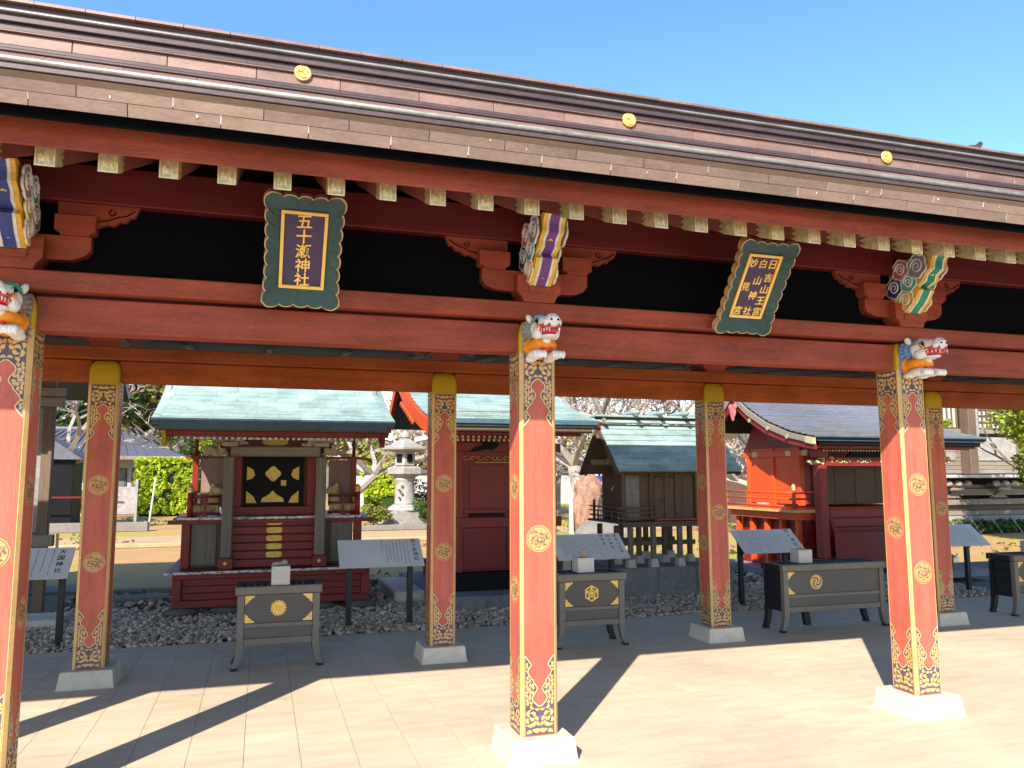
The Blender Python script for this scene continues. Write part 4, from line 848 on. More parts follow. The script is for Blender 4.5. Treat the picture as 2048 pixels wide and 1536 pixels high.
for s_, xw in ((-1, -.78), (1, 1.17)):      # wing screens with a cross rail and spike
    sb('wing_post', 'lac_z', xw-.035, xw+.035, 10.72, 10.79, 1.083, 1.84); a, b = sorted((xw-s_*.03+s_*.0, xw-s_*.36)); 
    sb('wing_rail', 'lac', min(xw+s_*.12, xw-s_*.40), max(xw+s_*.12, xw-s_*.40), 10.735, 10.775, 1.80, 1.835, .004); sb('wing_panel', 'panel_pk', a+.04, b-.0, 10.745, 10.76, 1.20, 1.795, .002)
    MB().lathe([(.022, 1.84), (.022, 1.98), (.03, 2.0), (.012, 2.06), (.002, 2.16)], xw, 10.755, 8).build('wing_spike', 'lac_z', s1, smooth=True)
    xo = -.81 if s_ < 0 else 1.205; xi = -.47 if s_ < 0 else .83
    giboshi(s1, xo, 10.535, 1.083, 1.38, .034); 
    for z, r in ((1.335, .016), (1.245, .013), (1.125, .016)): 
        MB().tube([(xo, 10.535, z), (xi, 10.535, z)], r, 8).build('fence_rail', 'lac', s1, smooth=True); MB().tube([(xo, 10.535, z), (xo, 12.0, z)], r, 8).build('fence_rail', 'lac', s1, smooth=True)
    MB().box((xo+xi)/2-.014, (xo+xi)/2+.014, 10.52, 10.55, 1.083, 1.33).build('fence_stud', 'lac_z', s1)
# guardian lion carvings on the porch
for s_, xk, mm, lab in ((-1, -.62, 'tan', 'sunlit tan wooden guardian lion on the left of the shrine porch'), (1, 1.0, 'tan', 'shaded wooden guardian lion on the right of the shrine porch')):
    b = MB(); q = -s_
    b.ball((xk, 10.68, 1.17), (.10, .05, .06)); b.ball((xk+q*.055, 10.68, 1.25), (.055, .048, .085)); b.ball((xk+q*.085, 10.67, 1.335), (.06, .05, .048)); b.ball((xk+q*.13, 10.665, 1.322), (.032, .035, .028))
    b.ball((xk-q*.075, 10.68, 1.16), (.055, .06, .06)); b.tube([(xk-q*.12, 10.68, 1.13), (xk-q*.15, 10.68, 1.2), (xk-q*.125, 10.68, 1.27)], [.02, .024, .012], 6)
    for dy in (-.028, .028): b.tube([(xk+q*.085, 10.68+dy, 1.22), (xk+q*.10, 10.68+dy, 1.10)], [.022, .018], 6); b.ball((xk+q*.11, 10.68+dy, 1.098), (.03, .018, .014)); b.ball((xk-q*.04, 10.68+dy*1.4, 1.098), (.045, .018, .014))
    b.ball((xk+q*.06, 10.64, 1.375), (.014, .012, .02)); b.ball((xk+q*.06, 10.70, 1.375), (.014, .012, .02))
    b.v = [(xk+(p[0]-xk)*1.28, 10.66+(p[1]-10.68)*1.2, 1.083+(p[2]-1.083)*1.28) for p in b.v]
    for q_ in range(7): b.ball((xk+q*(.05+.012*math.cos(q_)), 10.64+.02*math.sin(q_*2), 1.30+.03*q_), (.028, .045, .02), 6, 5)
    o = link(bpy.data.objects.new('guardian_lion', remesh(b, 'guardian_lion', mm, .0075, 1))); tag(o, lab, 'lion statue', 'guardian lions on the red shrine porch')
# roof of the shrine: courses with turned-down verges
def hip_courses(t, x0, x1, prof, n, drop, sh, m, edge):
    rf = MB().prism([(prof[0][0], prof[0][1]-.012)]+[(y, z-.012) for y, z in prof[1:]]+[(prof[-1][0]*2-y, z-.012) for y, z in prof[:-1][::-1]]+[(2*prof[-1][0]-prof[0][0], prof[0][1]-.09), (prof[0][0]+.03, prof[0][1]-.09)], 'x', x0+.10, x1-.10).build('roof', edge, t)
    def pr(q):
        q *= len(prof)-1; i = min(len(prof)-2, int(q)); f = q-i; return prof[i][0]+(prof[i+1][0]-prof[i][0])*f, prof[i][1]+(prof[i+1][1]-prof[i][1])*f
    gap_line = MB()  # dark strips standing in for the grimy shadow gaps under the courses
    for k in range(n):
        (ya, za), (yb, zb) = pr(k/n), pr((k+1.15)/n if k < n-1 else 1); s0, s1_ = k/n, (k+1)/n; nn = int((x1-x0)/.5)
        xs = [(x0+.03*s0, -drop*s0), (x0+sh*(.35+.65*s0), 0)]; xr = [(x1-.03*s0, -drop*s0), (x1-sh*(.35+.65*s0), 0)]
        cuts = [xs[0], xs[1]]+[(xs[1][0]+(xr[1][0]-xs[1][0])*((j+.5*(k % 2))/nn), 0) for j in range(1, nn)]+[xr[1], xr[0]]
        gap_line.hexa([(cuts[0][0], ya+.003, za+cuts[0][1]-.012), (cuts[1][0], ya+.003, za-.012), (cuts[1][0], ya+.01, za-.012), (cuts[0][0], ya+.01, za+cuts[0][1]-.012)], [(cuts[0][0], ya+.003, za+cuts[0][1]+.0085), (cuts[1][0], ya+.003, za+.0085), (cuts[1][0], ya+.01, za+.0085), (cuts[0][0], ya+.01, za+cuts[0][1]+.0085)])
        gap_line.hexa([(cuts[-2][0], ya+.003, za-.012), (cuts[-1][0], ya+.003, za+cuts[-1][1]-.012), (cuts[-1][0], ya+.01, za+cuts[-1][1]-.012), (cuts[-2][0], ya+.01, za-.012)], [(cuts[-2][0], ya+.003, za+.0085), (cuts[-1][0], ya+.003, za+cuts[-1][1]+.0085), (cuts[-1][0], ya+.01, za+cuts[-1][1]+.0085), (cuts[-2][0], ya+.01, za+.0085)])
        gap_line.box(cuts[1][0], cuts[-2][0], ya+.003, ya+.01, za-.012, za+.0085, 0)
        for (xa, da), (xb, db) in zip(cuts, cuts[1:]):
            g = .0015
            MB().hexa([(xa+g, ya, za+da+.009), (xb-g, ya, za+db+.009), (xb-g, yb, zb+db-.006), (xa+g, yb, zb+da-.006)], [(xa+g, ya, za+da+.024), (xb-g, ya, za+db+.024), (xb-g, yb, zb+db+.004), (xa+g, yb, zb+da+.004)]).build('roof_sheet', m, rf)
    gap_line.build('shadow_gap_line', 'verd_d', rf); return rf
P1 = [(9.72, 2.215), (10.1, 2.375), (10.5, 2.585), (10.9, 2.84), (11.3, 3.13)]
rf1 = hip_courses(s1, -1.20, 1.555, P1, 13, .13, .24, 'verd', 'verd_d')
MB().box(-1.19, 1.545, 9.735, 9.80, 2.165, 2.206, .006).build('eave_edge', 'verd_d', s1); MB().box(-1.16, 1.515, 9.76, 9.85, 2.105, 2.163, .006).build('eave_fascia', 'wood_b', s1)
MB().box(-1.05, 1.40, 9.83, 9.93, 2.045, 2.104, .004).build('eave_board', 'lac', s1)
MB().prism([(9.8, 2.12), (9.8, 2.15), (11.3, 2.75), (11.3, 2.70)], 'x', -1.08, 1.43).build('soffit', 'lac', s1)
ends_row(s1, 'rafter_ends', -.95, 1.33, 34, 9.90, 2.025, .014); ends_row(s1, 'rafter_ends', -.72, 1.12, 30, 10.05, 2.03, .012)
for x in (-1.09, 1.40): MB().prism([(9.79, 2.10), (9.86, 1.93), (9.93, 1.93), (10.6, 2.42), (10.6, 2.56)], 'x', x, x+.045).build('barge_board', 'gold_cap' if x < 0 else 'lac', s1)
for x in (-1.0, 1.27): MB().tube([(x, 9.95, 2.05), (x, 9.95, 1.90)], [.024, .014], 8).build('hanging_bell', 'tan', s1, smooth=True)
# ---- gabled shrines with concave roofs
def gable_roof(t, x0, x1, prof, rear, n, m, edge, ln=.6, th=.05):
    full = prof+rear[::-1]
    rf = MB().prism([(y, z-.01) for y, z in full]+[(y, z-th) for y, z in full[::-1]], 'x', x0+.02, x1-.02).build('roof', edge, t)
    def pr(q):
        q *= len(prof)-1; i = min(len(prof)-2, int(q)); f = q-i; return prof[i][0]+(prof[i+1][0]-prof[i][0])*f, prof[i][1]+(prof[i+1][1]-prof[i][1])*f
    gap_line = MB()  # shadow gap and grime below each course, drawn as dark strips
    for k in range(n):
        (ya, za), (yb, zb) = pr(k/n), pr(min(1, (k+1.15)/n)); nn = max(2, int((x1-x0)/ln)); cs = [x0]+[x0+(x1-x0)*(j+.5*(k % 2))/nn for j in range(1, nn)]+[x1]
        gap_line.box(x0+.004, x1-.004, ya+.003, ya+.01, za-.012, za+.0085, 0)
        for a, b in zip(cs, cs[1:]):
            g = .0015; MB().hexa([(a+g, ya, za+.009), (b-g, ya, za+.009), (b-g, yb, zb-.006), (a+g, yb, zb-.006)], [(a+g, ya, za+.024), (b-g, ya, za+.024), (b-g, yb, zb+.004), (a+g, yb, zb+.004)]).build('roof_sheet', m, rf)
    gap_line.build('shadow_gap_line', 'verd_d', rf); return rf
def barge(t, x, prof, rear, w0, w1, m, tip, th=.05):
    for k, pf in enumerate((prof, rear)):
        lo = [(y, z-w0-(w1-w0)*i/(len(pf)-1)) for i, (y, z) in enumerate(pf)]
        MB().prism([(y, z-.03) for y, z in pf]+lo[::-1], 'x', x, x+th).build('barge_board', m, t)
        if tip and k == 0:
            a, b = pf[0], pf[1]; f = .28; e = (a[0]+(b[0]-a[0])*f, a[1]+(b[1]-a[1])*f)
            MB().prism([(a[0]-.012, a[1]-.025), (e[0], e[1]-.025), (e[0], e[1]-w0-.012), (a[0]-.012, a[1]-w0-.012)], 'x', x-.006, x+th+.006).build('barge_fitting', tip, t)
# middle red shrine, behind the two middle columns
s2 = thing('small_shrine', (3.2, 11.0, 0), 'tall dark red shrine with green roof on granite, behind the middle column', 'shrine')
def b2(nm, m, x0, x1, y0, y1, z0, z1, c=.005): return MB().box(x0, x1, y0, y1, z0, z1, c).build(nm, m, s2)
for k in range(3): b2('granite_block', 'granite_d', 2.1+.62*k, 2.716+.62*k, 9.75, 10.1, -.06, .10)
b2('granite_block', 'granite_d', 2.1, 3.96, 10.103, 12.6, -.06, .099)
b2('sill', 'black', 2.42, 3.90, 10.22, 12.3, .101, .33)
P2 = [(9.80, 2.30), (10.4, 2.43), (11.0, 2.61), (11.7, 2.88), (12.4, 3.24)]; Q2 = [(13.6, 2.42), (13.0, 2.78), (12.4, 3.24)]
for x in (2.47, 3.78): b2('post', 'lac_z', x, x+.075, 10.28, 10.355, .331, 2.02)
b2('wall', 'lac_z', 2.50, 3.83, 10.36, 12.2, .331, 2.45)
b2('tie_rail', 'lac', 2.40, 3.92, 10.25, 10.33, .905, 1.035); b2('lintel', 'lac', 2.40, 3.92, 10.262, 10.35, 1.90, 2.02)
for x0, x1 in ((2.56, 3.16), (3.17, 3.77)):
    b2('lower_panel', 'lac', x0, x1, 10.335, 10.357, .36, .90); b2('upper_panel', 'lac_z', x0+.09, x1-.02, 10.345, 10.358, 1.16, 1.72); b2('panel_rail', 'lac', x0, x1, 10.315, 10.344, 1.09, 1.14)
    b2('dark_slot', 'black', x0+.08, x1-.02, 10.35, 10.3585, 1.04, 1.085)
for x in (2.548,): b2('gilt_edge', 'gold', x, x+.008, 10.32, 10.334, .36, 1.85, .002)
g_ = MB()
for cx_ in (2.84, 3.3):
    for q in range(5): g_.tube([(cx_-.25+.10*q+.045*math.cos(a)*.9, 10.30, 1.815+.022*math.sin(a)*(1 if q % 2 else -1)) for a in np.linspace(0, 4.6, 9)], .0055, 5)
g_.build('gilt_scroll', 'gold', s2); b2('gilt_line', 'gold', 2.72, 3.6, 10.305, 10.312, 1.755, 1.768, .002)
d_ = MB(); d_.prism([(2.62, 1.90), (2.70, 1.955), (2.80, 1.99), (2.84, 2.045), (2.92, 2.05), (2.98, 2.03), (3.03, 1.99), (2.98, 1.95), (2.94, 1.925), (2.86, 1.93), (2.78, 1.915), (2.68, 1.905)], 'y', 10.225, 10.248); d_.build('carved_bird', 'black', s2)
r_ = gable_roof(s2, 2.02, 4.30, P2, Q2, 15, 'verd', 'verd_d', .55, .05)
MB().box(2.06, 4.26, 9.83, 9.93, 2.215, 2.245, .004).build('eave_edge', 'verd_d', s2); MB().box(2.10, 4.22, 9.86, 9.98, 2.145, 2.214, .004).build('eave_fascia', 'wood_b', s2); MB().box(2.2, 4.1, 9.95, 10.05, 2.105, 2.144, .004).build('eave_board', 'lac', s2)
ends_row(s2, 'rafter_ends', 2.25, 4.05, 26, 9.99, 2.085, .015, 'cream'); ends_row(s2, 'rafter_ends', 2.28, 4.02, 26, 10.06, 2.045, .015, 'cream')
MB().prism([(9.9, 2.15), (9.9, 2.18), (12.4, 3.1), (12.4, 3.05)], 'x', 2.12, 4.2).build('soffit', 'lac', s2)
barge(s2, 1.99, P2, Q2, .20, .26, 'verm', None, .06); barge(s2, 4.27, P2, Q2, .12, .16, 'lac', None)
m_ = MB()
for k in range(7): m_.ball((2.0, 11.0+.16*k, 2.33+.055*k), (.03, .085, .05), 8, 6)
link(bpy.data.objects.new('gable_carving', remesh(m_, 'gable_carving', 'verm', .02, 1)), s2)
m_ = MB(); [m_.box(2.05, 2.11, 10.1+.14*k, 10.17+.14*k, 2.05, 2.12, .01) for k in range(8)]; tag(m_.build('rafter_ends', 'p_white', s2), None, None, None, 'stuff')
# right hand red shrine
s4 = thing('small_shrine', (9.6, 11.6, 0), 'red shrine with silvery roof, its left wall glowing orange in the sun', 'shrine')
def b4(nm, m, x0, x1, y0, y1, z0, z1, c=.005): return MB().box(x0, x1, y0, y1, z0, z1, c).build(nm, m, s4)
P4 = [(10.15, 2.17), (10.75, 2.29), (11.35, 2.49), (11.85, 2.74), (12.30, 3.05)]; Q4 = [(13.2, 2.42), (12.75, 2.68), (12.30, 3.05)]
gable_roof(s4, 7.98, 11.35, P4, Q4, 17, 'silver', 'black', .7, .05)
b4('eave_edge', 'verd_d', 8.05, 11.3, 10.16, 10.24, 2.10, 2.145); b4('eave_fascia', 'black', 8.10, 11.25, 10.19, 10.29, 2.035, 2.098); b4('eave_board', 'lac', 8.2, 11.1, 10.27, 10.36, 1.985, 2.033)
ends_row(s4, 'rafter_ends', 8.3, 11.0, 48, 10.35, 1.96, .013, 'cream')
MB().prism([(10.25, 2.0), (10.25, 2.03), (12.3, 2.9), (12.3, 2.85)], 'x', 8.12, 11.2).build('soffit', 'lac', s4)
barge(s4, 7.94, P4, Q4, .11, .13, 'wood_gx', 'gilt_old', .05)
barge(s4, 7.975, [(y, z-.10) for y, z in P4], [(y, z-.10) for y, z in Q4], .10, .16, 'lac', None, .05)  # dark red stands in for the shade below the outer barge
for k in range(3): 
    b = MB().disc((0, 0, 0), .035, '-x', 12, .012); MB(Matrix.Translation((7.938, 10.75+.5*k, 2.19+.16*k))).add(b.v, b.f).build('gilt_boss', 'gilt_old', s4)
m_ = MB(); m_.ball((0, 0, 0), (.03, .10, .13), 12, 8); m_.ball((0, .07, .08), (.03, .06, .06)); m_.ball((0, -.07, .08), (.03, .06, .06)); m_.ball((0, 0, -.12), (.03, .04, .06))
o = link(bpy.data.objects.new('gable_pendant', remesh(m_, 'gable_pendant', 'p_pink', .015, 1)), s4, (7.92, 12.22, 2.70))
XW = 8.55
b4('side_wall', 'verm', XW, XW+.05, 11.30, 12.75, 1.10, 2.05); b4('front_wall', 'lac_z', XW+.06, 11.0, 11.24, 11.32, 1.10, 2.10); b4('core', 'lac', XW+.06, 11.0, 11.33, 12.75, 1.10, 2.3)
MB().add([(XW+.01, 10.9, 2.0), (XW+.01, 12.9, 2.0), (XW+.01, 12.3, 2.86)], [(0, 1, 2)]).build('gable_wall', 'lac', s4)
for y in (11.24, 11.95, 12.68): b4('wall_post', 'verm', XW-.03, XW+.06, y, y+.085, .72, 2.05)
b4('wall_rail', 'verm', XW-.04, XW+.02, 11.0, 12.85, 1.90, 2.0)
for y in (11.02, 11.45, 12.4): b4('rail_fitting', 'gilt_old', XW-.045, XW-.041, y, y+.14, 1.905, 1.995, .002)
b4('porch_floor', 'verm', 8.10, 11.1, 10.85, 12.9, 1.0, 1.045); b4('floor_trim', 'gold', 8.09, 11.1, 10.835, 10.849, .985, 1.03, .002)
MB().box(8.085, 8.099, 10.84, 12.9, .985, 1.03, .002).build('floor_trim', 'gold', s4)
b4('under_beam', 'verm', 8.18, 11.0, 10.93, 12.8, .86, .998)
for k in range(5): b4('under_post', 'verm', 8.25, 8.33, 10.98+.42*k, 11.06+.42*k, .10, .858)
b4('lower_wall', 'lac', 8.36, 11.0, 10.95, 12.7, .02, .858)
for z, r in ((1.30, .018), (1.20, .015), (1.08, .018)):
    MB().tube([(8.13, 10.90, z), (8.13, 12.85, z)], r, 8).build('fence_rail', 'verm', s4, smooth=True); MB().tube([(8.13, 10.90, z), (8.70, 10.90, z)], r, 8).build('fence_rail', 'lac', s4, smooth=True)  # one fence: brighter red on the sunny side, darker on the shaded front
for y in (11.5, 12.15, 12.8): MB().box(8.115, 8.145, y, y+.03, 1.046, 1.30).build('fence_stud', 'verm', s4)
giboshi(s4, 8.13, 10.90, 1.046, 1.34, .03, 'verm', 'gilt_old'); giboshi(s4, 8.72, 10.90, 1.046, 1.34, .03, 'lac_z', 'gilt_old')
for x in (8.28, 10.6):
    b4('porch_post', 'lac_z', x, x+.15, 10.45, 10.60, .30, 1.74, .012); b4('post_foot', 'lac', x-.03, x+.18, 10.42, 10.63, .06, .299)
    m_ = MB(); Rk = random.Random(8)
    for q in range(26): m_.ball((x+.075+Rk.uniform(-.22, .24), 10.52+Rk.uniform(-.04, .04), 1.80+Rk.uniform(-.055, .055)), (Rk.uniform(.02, .045), .035, Rk.uniform(.016, .032)), 7, 5)
    link(bpy.data.objects.new('gilt_carving', remesh(m_, 'gilt_carving', 'gilt_old', .011, 1)), s4)
    b4('bracket_block', 'lac', x-.03, x+.18, 10.44, 10.61, 1.86, 1.98)
b4('porch_beam', 'lac', 8.43, 10.6, 10.47, 10.57, 1.72, 1.86)
g_ = MB()
for cx_ in (8.75, 9.15, 9.6, 10.1):
    for s_ in (-1, 1): g_.tube([(cx_+s_*(.02+.05*(1-t/6))*math.cos(t)+s_*.06, 10.462, 1.79+.045*(1-t/7)*math.sin(t)) for t in np.linspace(0, 5.5, 12)], .009, 5)
g_.build('gilt_scroll', 'gilt_old', s4); 
m_ = MB(); m_.prism([(8.85, 1.865), (8.93, 1.93), (9.1, 1.98), (9.45, 1.985), (9.62, 1.93), (9.7, 1.865)], 'y', 10.50, 10.55); m_.build('frog_leg_strut', 'black', s4)
for k in range(6): b4('stair_board', 'lac', 8.50, 10.5, 10.50+.06*k, 10.58+.06*k, .20+.14*k, .336+.14*k)
for k in range(4): b4('door_leaf', 'wood_b', 8.75+.42*k, 9.162+.42*k, 11.20, 11.235, 1.10, 1.75)
MB().prism([(10.45, .30), (10.45, .40), (10.9, 1.34), (10.9, 1.24)], 'x', 8.62, 8.68).build('stair_rail', 'lac', s4)
b4('front_lattice', 'lac', 8.50, 10.6, 10.43, 10.45, .12, .70); b4('stone_base', 'granite_d', 7.95, 11.4, 10.25, 13.0, -.05, .058)
# ---- plain wood shrine on a granite platform
s3 = thing('small_shrine', (5.0, 9.9, 0), 'plain brown wood shrine with green roof and forked finials on a granite platform', 'shrine')
def b3(nm, m, x0, x1, y0, y1, z0, z1, c=.005): return MB().box(x0, x1, y0, y1, z0, z1, c).build(nm, m, s3)
for k in range(3): b3('granite_block', 'granite_d', 4.30+.55*k, 4.846+.55*k, 9.27, 10.9, -.05, .427, .008)
PX = (4.50, 4.82, 5.20, 5.58)
for x in PX:
    for y in (9.34, 9.75, 10.3):
        MB().hexa([(x-.055, y-.055, .428), (x+.055, y-.055, .428), (x+.055, y+.055, .428), (x-.055, y+.055, .428)], [(x-.04, y-.04, .528), (x+.04, y-.04, .528), (x+.04, y+.04, .528), (x-.04, y+.04, .528)]).build('foot_stone', 'granite', s3)
        b3('stilt', 'wood_b' if y > 9.4 else 'wood_g', x-.030, x+.030, y-.030, y+.030, .529, .925)
b3('tie_rail', 'wood_bx', 4.45, 5.66, 9.73, 9.77, .66, .72); b3('tie_rail', 'wood_bx', 4.46, 5.65, 10.28, 10.32, .66, .72)
b3('floor_beam', 'wood_bx', 4.40, 5.70, 9.32, 9.38, .926, .965)
for k in range(9): b3('floor_board', 'wood_bx', 4.36, 5.72, 9.28+.125*k, 9.402+.125*k, .966, .992, .004)
BX0, BX1, BY0, BY1 = 4.52, 5.62, 9.60, 10.25
for k in range(6): b3('wall_board', 'wood_b', BX0+.05+.167*k, BX0+.05+.167*k+.164, BY0, BY0+.03, .993, 1.62, .004)
b3('wall_panel', 'plas_b', BX0+.04, BX0+.24, BY0-.012, BY0-.002, 1.0, 1.58)
b3('side_wall', 'wood_b', BX0, BX0+.03, BY0+.03, BY1, .993, 1.70); b3('side_wall', 'wood_b', BX1-.03, BX1, BY0+.03, BY1, .993, 1.70); b3('back_wall', 'wood_b', BX0+.03, BX1-.03, BY1-.03, BY1, .993, 1.7)
for x in (BX0-.02, 4.90, 5.28, BX1-.04): b3('wall_post', 'wood_b', x, x+.06, BY0-.03, BY0+.031, .993, 1.63)
for k in range(2): b3('door_leaf', 'wood_b', 4.965+.155*k, 5.115+.155*k, BY0-.022, BY0-.003, 1.0, 1.56, .006)
MB().tube([(5.09+.035*math.cos(a), BY0-.03, 1.28+.045*math.sin(a)) for a in np.linspace(math.pi, 2*math.pi, 8)], .004, 5).build('door_ring', 'black', s3)
b3('red_cloth_rail', 'p_red', 4.90, 5.62, 9.42, 9.46, 1.0, 1.022)
for x, y in ((4.42, 9.33), (4.86, 9.33), (4.42, 10.3)):
    MB().lathe([(.020, .993), (.020, 1.19), (.024, 1.2), (.014, 1.215), (.022, 1.235), (.004, 1.265)], x, y, 8).build('fence_post', 'wood_b', s3, smooth=True)
for z, r in ((1.165, .012), (1.11, .010), (1.045, .012)):
    MB().tube([(4.32, 9.33, z), (4.86, 9.33, z)], r, 6).build('fence_rail', 'wood_bx', s3, smooth=True); MB().tube([(4.42, 9.2, z), (4.42, 10.45, z)], r, 6).build('fence_rail', 'wood_bx', s3, smooth=True)
for k in range(4): MB().box(4.41, 4.43, 9.5+.22*k, 9.52+.22*k, .993, 1.11).build('fence_stud', 'wood_b', s3)
RY, RZ = 9.55, 2.245
for sg in (-1, 1):
    for k in range(8):
        a, b = k/8, (k+1.1)/8; ya, za = RY+sg*.62*(1-a), 1.63+(RZ-1.63)*a; yb, zb = RY+sg*.62*(1-min(1, b)), 1.63+(RZ-1.63)*min(1, b)
        for x0, x1 in ((4.165, 5.02), (5.023, 5.88)) if k % 2 else ((4.165, 4.60), (4.603, 5.45), (5.453, 5.88)):
            MB().hexa([(x0, ya, za), (x1, ya, za), (x1, yb, zb), (x0, yb, zb)], [(x0, ya+sg*.012, za+.018), (x1, ya+sg*.012, za+.018), (x1, yb+sg*.003, zb+.006), (x0, yb+sg*.003, zb+.006)]).build('roof_sheet', 'verd', s3)
    MB().prism([(RY+sg*.60, 1.615), (RY, 2.225), (RY, 2.16), (RY+sg*.54, 1.60)], 'x', 4.19, 5.85).build('roof_deck', 'wood_bx', s3)
    for x in (4.15, 5.85): MB().prism([(RY+sg*.635, 1.60), (RY, 2.25), (RY, 2.15), (RY+sg*.56, 1.585)], 'x', x, x+.035).build('barge_board', 'wood_b', s3)
    for k in range(9): x = 4.22+.2*k; MB().hexa([(x, RY+sg*.59, 1.575), (x+.025, RY+sg*.59, 1.575), (x+.025, RY+sg*.59, 1.605), (x, RY+sg*.59, 1.605)], [(x, RY+sg*.02, 2.13), (x+.025, RY+sg*.02, 2.13), (x+.025, RY+sg*.02, 2.16), (x, RY+sg*.02, 2.16)]).build('rafter', 'wood_b', s3)
b3('gable_beam', 'wood_gx', 4.17, 5.87, 9.25, 9.32, 1.72, 1.80); b3('gable_beam', 'wood_gx', 4.17, 5.87, 9.78, 9.85, 1.72, 1.80); b3('ridge_pole', 'wood_gx', 4.16, 5.89, 9.5, 9.6, 2.06, 2.14)
b3('gable_tie', 'wood_gx', 4.46, 4.52, 9.1, 10.0, 1.72, 1.80); MB().prism([(9.12, 1.80), (9.98, 1.80), (9.55, 2.18)], 'x', 4.47, 4.49).build('gable_wall', 'wood_b', s3)
b3('ridge_board', 'verd', 4.12, 5.92, 9.46, 9.64, 2.262, 2.30); b3('ridge_beam', 'wood_bx', 4.14, 5.90, 9.50, 9.60, 2.302, 2.335); b3('ridge_cap', 'verd', 4.10, 5.94, 9.43, 9.67, 2.337, 2.365)
for x in (4.62, 4.98, 5.34, 5.70): MB().tube([(x, 9.28, 2.395), (x, 9.40, 2.395), (x, 9.55, 2.395), (x, 9.70, 2.395), (x, 9.82, 2.395)], [.022, .030, .034, .030, .022], 8).build('ridge_log', 'verd', s3, smooth=True)
for x in (4.22, 5.80):
    for sg in (-1, 1): MB().hexa([(x+.012*sg-.02, RY+sg*.10, 2.25), (x+.012*sg+.02, RY+sg*.10, 2.25), (x+.012*sg+.02, RY+sg*.17, 2.25), (x+.012*sg-.02, RY+sg*.17, 2.25)], [(x+.012*sg-.02, RY-sg*.36, 2.72), (x+.012*sg+.02, RY-sg*.36, 2.72), (x+.012*sg+.02, RY-sg*.29, 2.72), (x+.012*sg-.02, RY-sg*.29, 2.72)]).build('forked_finial', 'wood_g', s3)
# ---- shrine behind the left front column: only its right corner shows
s0 = thing('small_shrine', (-3.5, 11.5, 0), 'weathered grey shrine corner between the two left columns', 'shrine')
def b0(nm, m, x0, x1, y0, y1, z0, z1, c=.005): return MB().box(x0, x1, y0, y1, z0, z1, c).build(nm, m, s0)
b0('corner_post', 'wood_b', -2.40, -2.29, 10.3, 10.41, .05, 2.9); b0('wall_panel', 'plas_b', -2.95, -2.41, 10.36, 10.40, .95, 2.37); b0('wall', 'wood_b', -5.2, -3.0, 10.41, 12.9, .05, 2.9); b0('inner_post', 'wood_b', -3.1, -2.96, 10.3, 10.41, .05, 2.9)
for z in (2.50, 2.385): b0('tie_beam', 'wood_gx', -5.0, -2.19, 10.26, 10.36, z, z+.10); 
b0('tie_beam', 'wood_gx', -5.0, -2.22, 10.27, 10.36, .80, .93); b0('base', 'wood_gx', -5.3, -2.25, 10.15, 13.0, -.05, .049)
b0('beam_fitting', 'gold', -2.188, -2.175, 10.26, 10.36, .78, .94); b0('step', 'granite', -3.2, -1.95, 9.55, 10.1, -.05, .10, .01)
MB().prism([(9.3, 2.74), (9.3, 2.83), (11.4, 4.15), (13.6, 2.83), (13.6, 2.74), (11.4, 3.95)], 'x', -5.6, -2.0).build('roof', 'tileroof', s0)
for k in range(17): b0('rafter', 'wood_b', -5.4+.21*k, -5.34+.21*k, 9.34, 10.3, 2.665, 2.735, .004)
# final size and footing of the four shrines (uniform scale of each whole building)
for o_, k_ in ((s1, .95), (s2, .948), (s3, 1.03), (s4, .945)):
    L_ = Vector(o_.location); E_ = Vector((0, 0, 1.58)); o_.location = E_+(L_-E_)*k_; o_.scale = (k_, k_, k_)
for o_ in [q for q in COL.objects if q.name.startswith('guardian_lion')]: o_.location = Vector((0, 0, 1.58*.05)); o_.scale = (.95,)*3
# kerbs behind the shrines
for x0, x1, y in ((-6, -1.45, 11.95), (-1.44, 2.0, 11.95), (2.01, 7.0, 11.95), (7.01, 12.5, 11.95)):
    tag(MB().box(x0, x1, y, y+.13, -.06, .08, .012).build('kerb_stone', 'kerb'), {-6: 'grey stone kerb behind the gravel at the far left', -1.44: 'grey stone kerb behind the black doored shrine', 2.01: 'grey stone kerb behind the middle shrines', 7.01: 'grey stone kerb behind the right red shrine'}[x0], 'kerb', 'kerb stones behind the gravel')
tag(MB().box(-2.0, -1.1, 11.2, 11.6, -.05, .06, .012).build('flat_stone', 'kerb'), 'flat grey stone lying in the gravel left of the red shrine', 'stone')
tag(MB().box(1.62, 2.06, 10.0, 11.5, -.05, .16, .02).build('stone_step', 'granite'), 'long pale granite step beside the middle shrine', 'step')
# ================================================================== BEYOND THE SHRINES
def leafcloud(name, m, parent, clumps, per, size, flat=.6, surf=.5):
    P_ = []; 
    for (cx, cy, cz, rx, ry, rz), k in zip(clumps, per if hasattr(per, '__len__') else [per]*len(clumps)):
        d = rng.normal(size=(k, 3)); d /= np.linalg.norm(d, axis=1)[:, None]; r = rng.uniform(surf, 1.05, k)[:, None]
        P_.append(np.array([cx, cy, cz])+d*r*np.array([rx, ry, rz]))
    P_ = np.concatenate(P_); n = len(P_); a = rng.normal(size=(n, 3)); a[:, 2] *= flat; a /= np.linalg.norm(a, axis=1)[:, None]
    b = np.cross(a, rng.normal(size=(n, 3))); b /= np.linalg.norm(b, axis=1)[:, None]; s = (size*rng.uniform(.6, 1.3, n))[:, None]
    V = np.stack([P_-a*s, P_+b*s*.55, P_+a*s, P_-b*s*.55], 1).reshape(-1, 3); return npmesh(name, V, np.arange(4*n).reshape(-1, 4), m, parent)
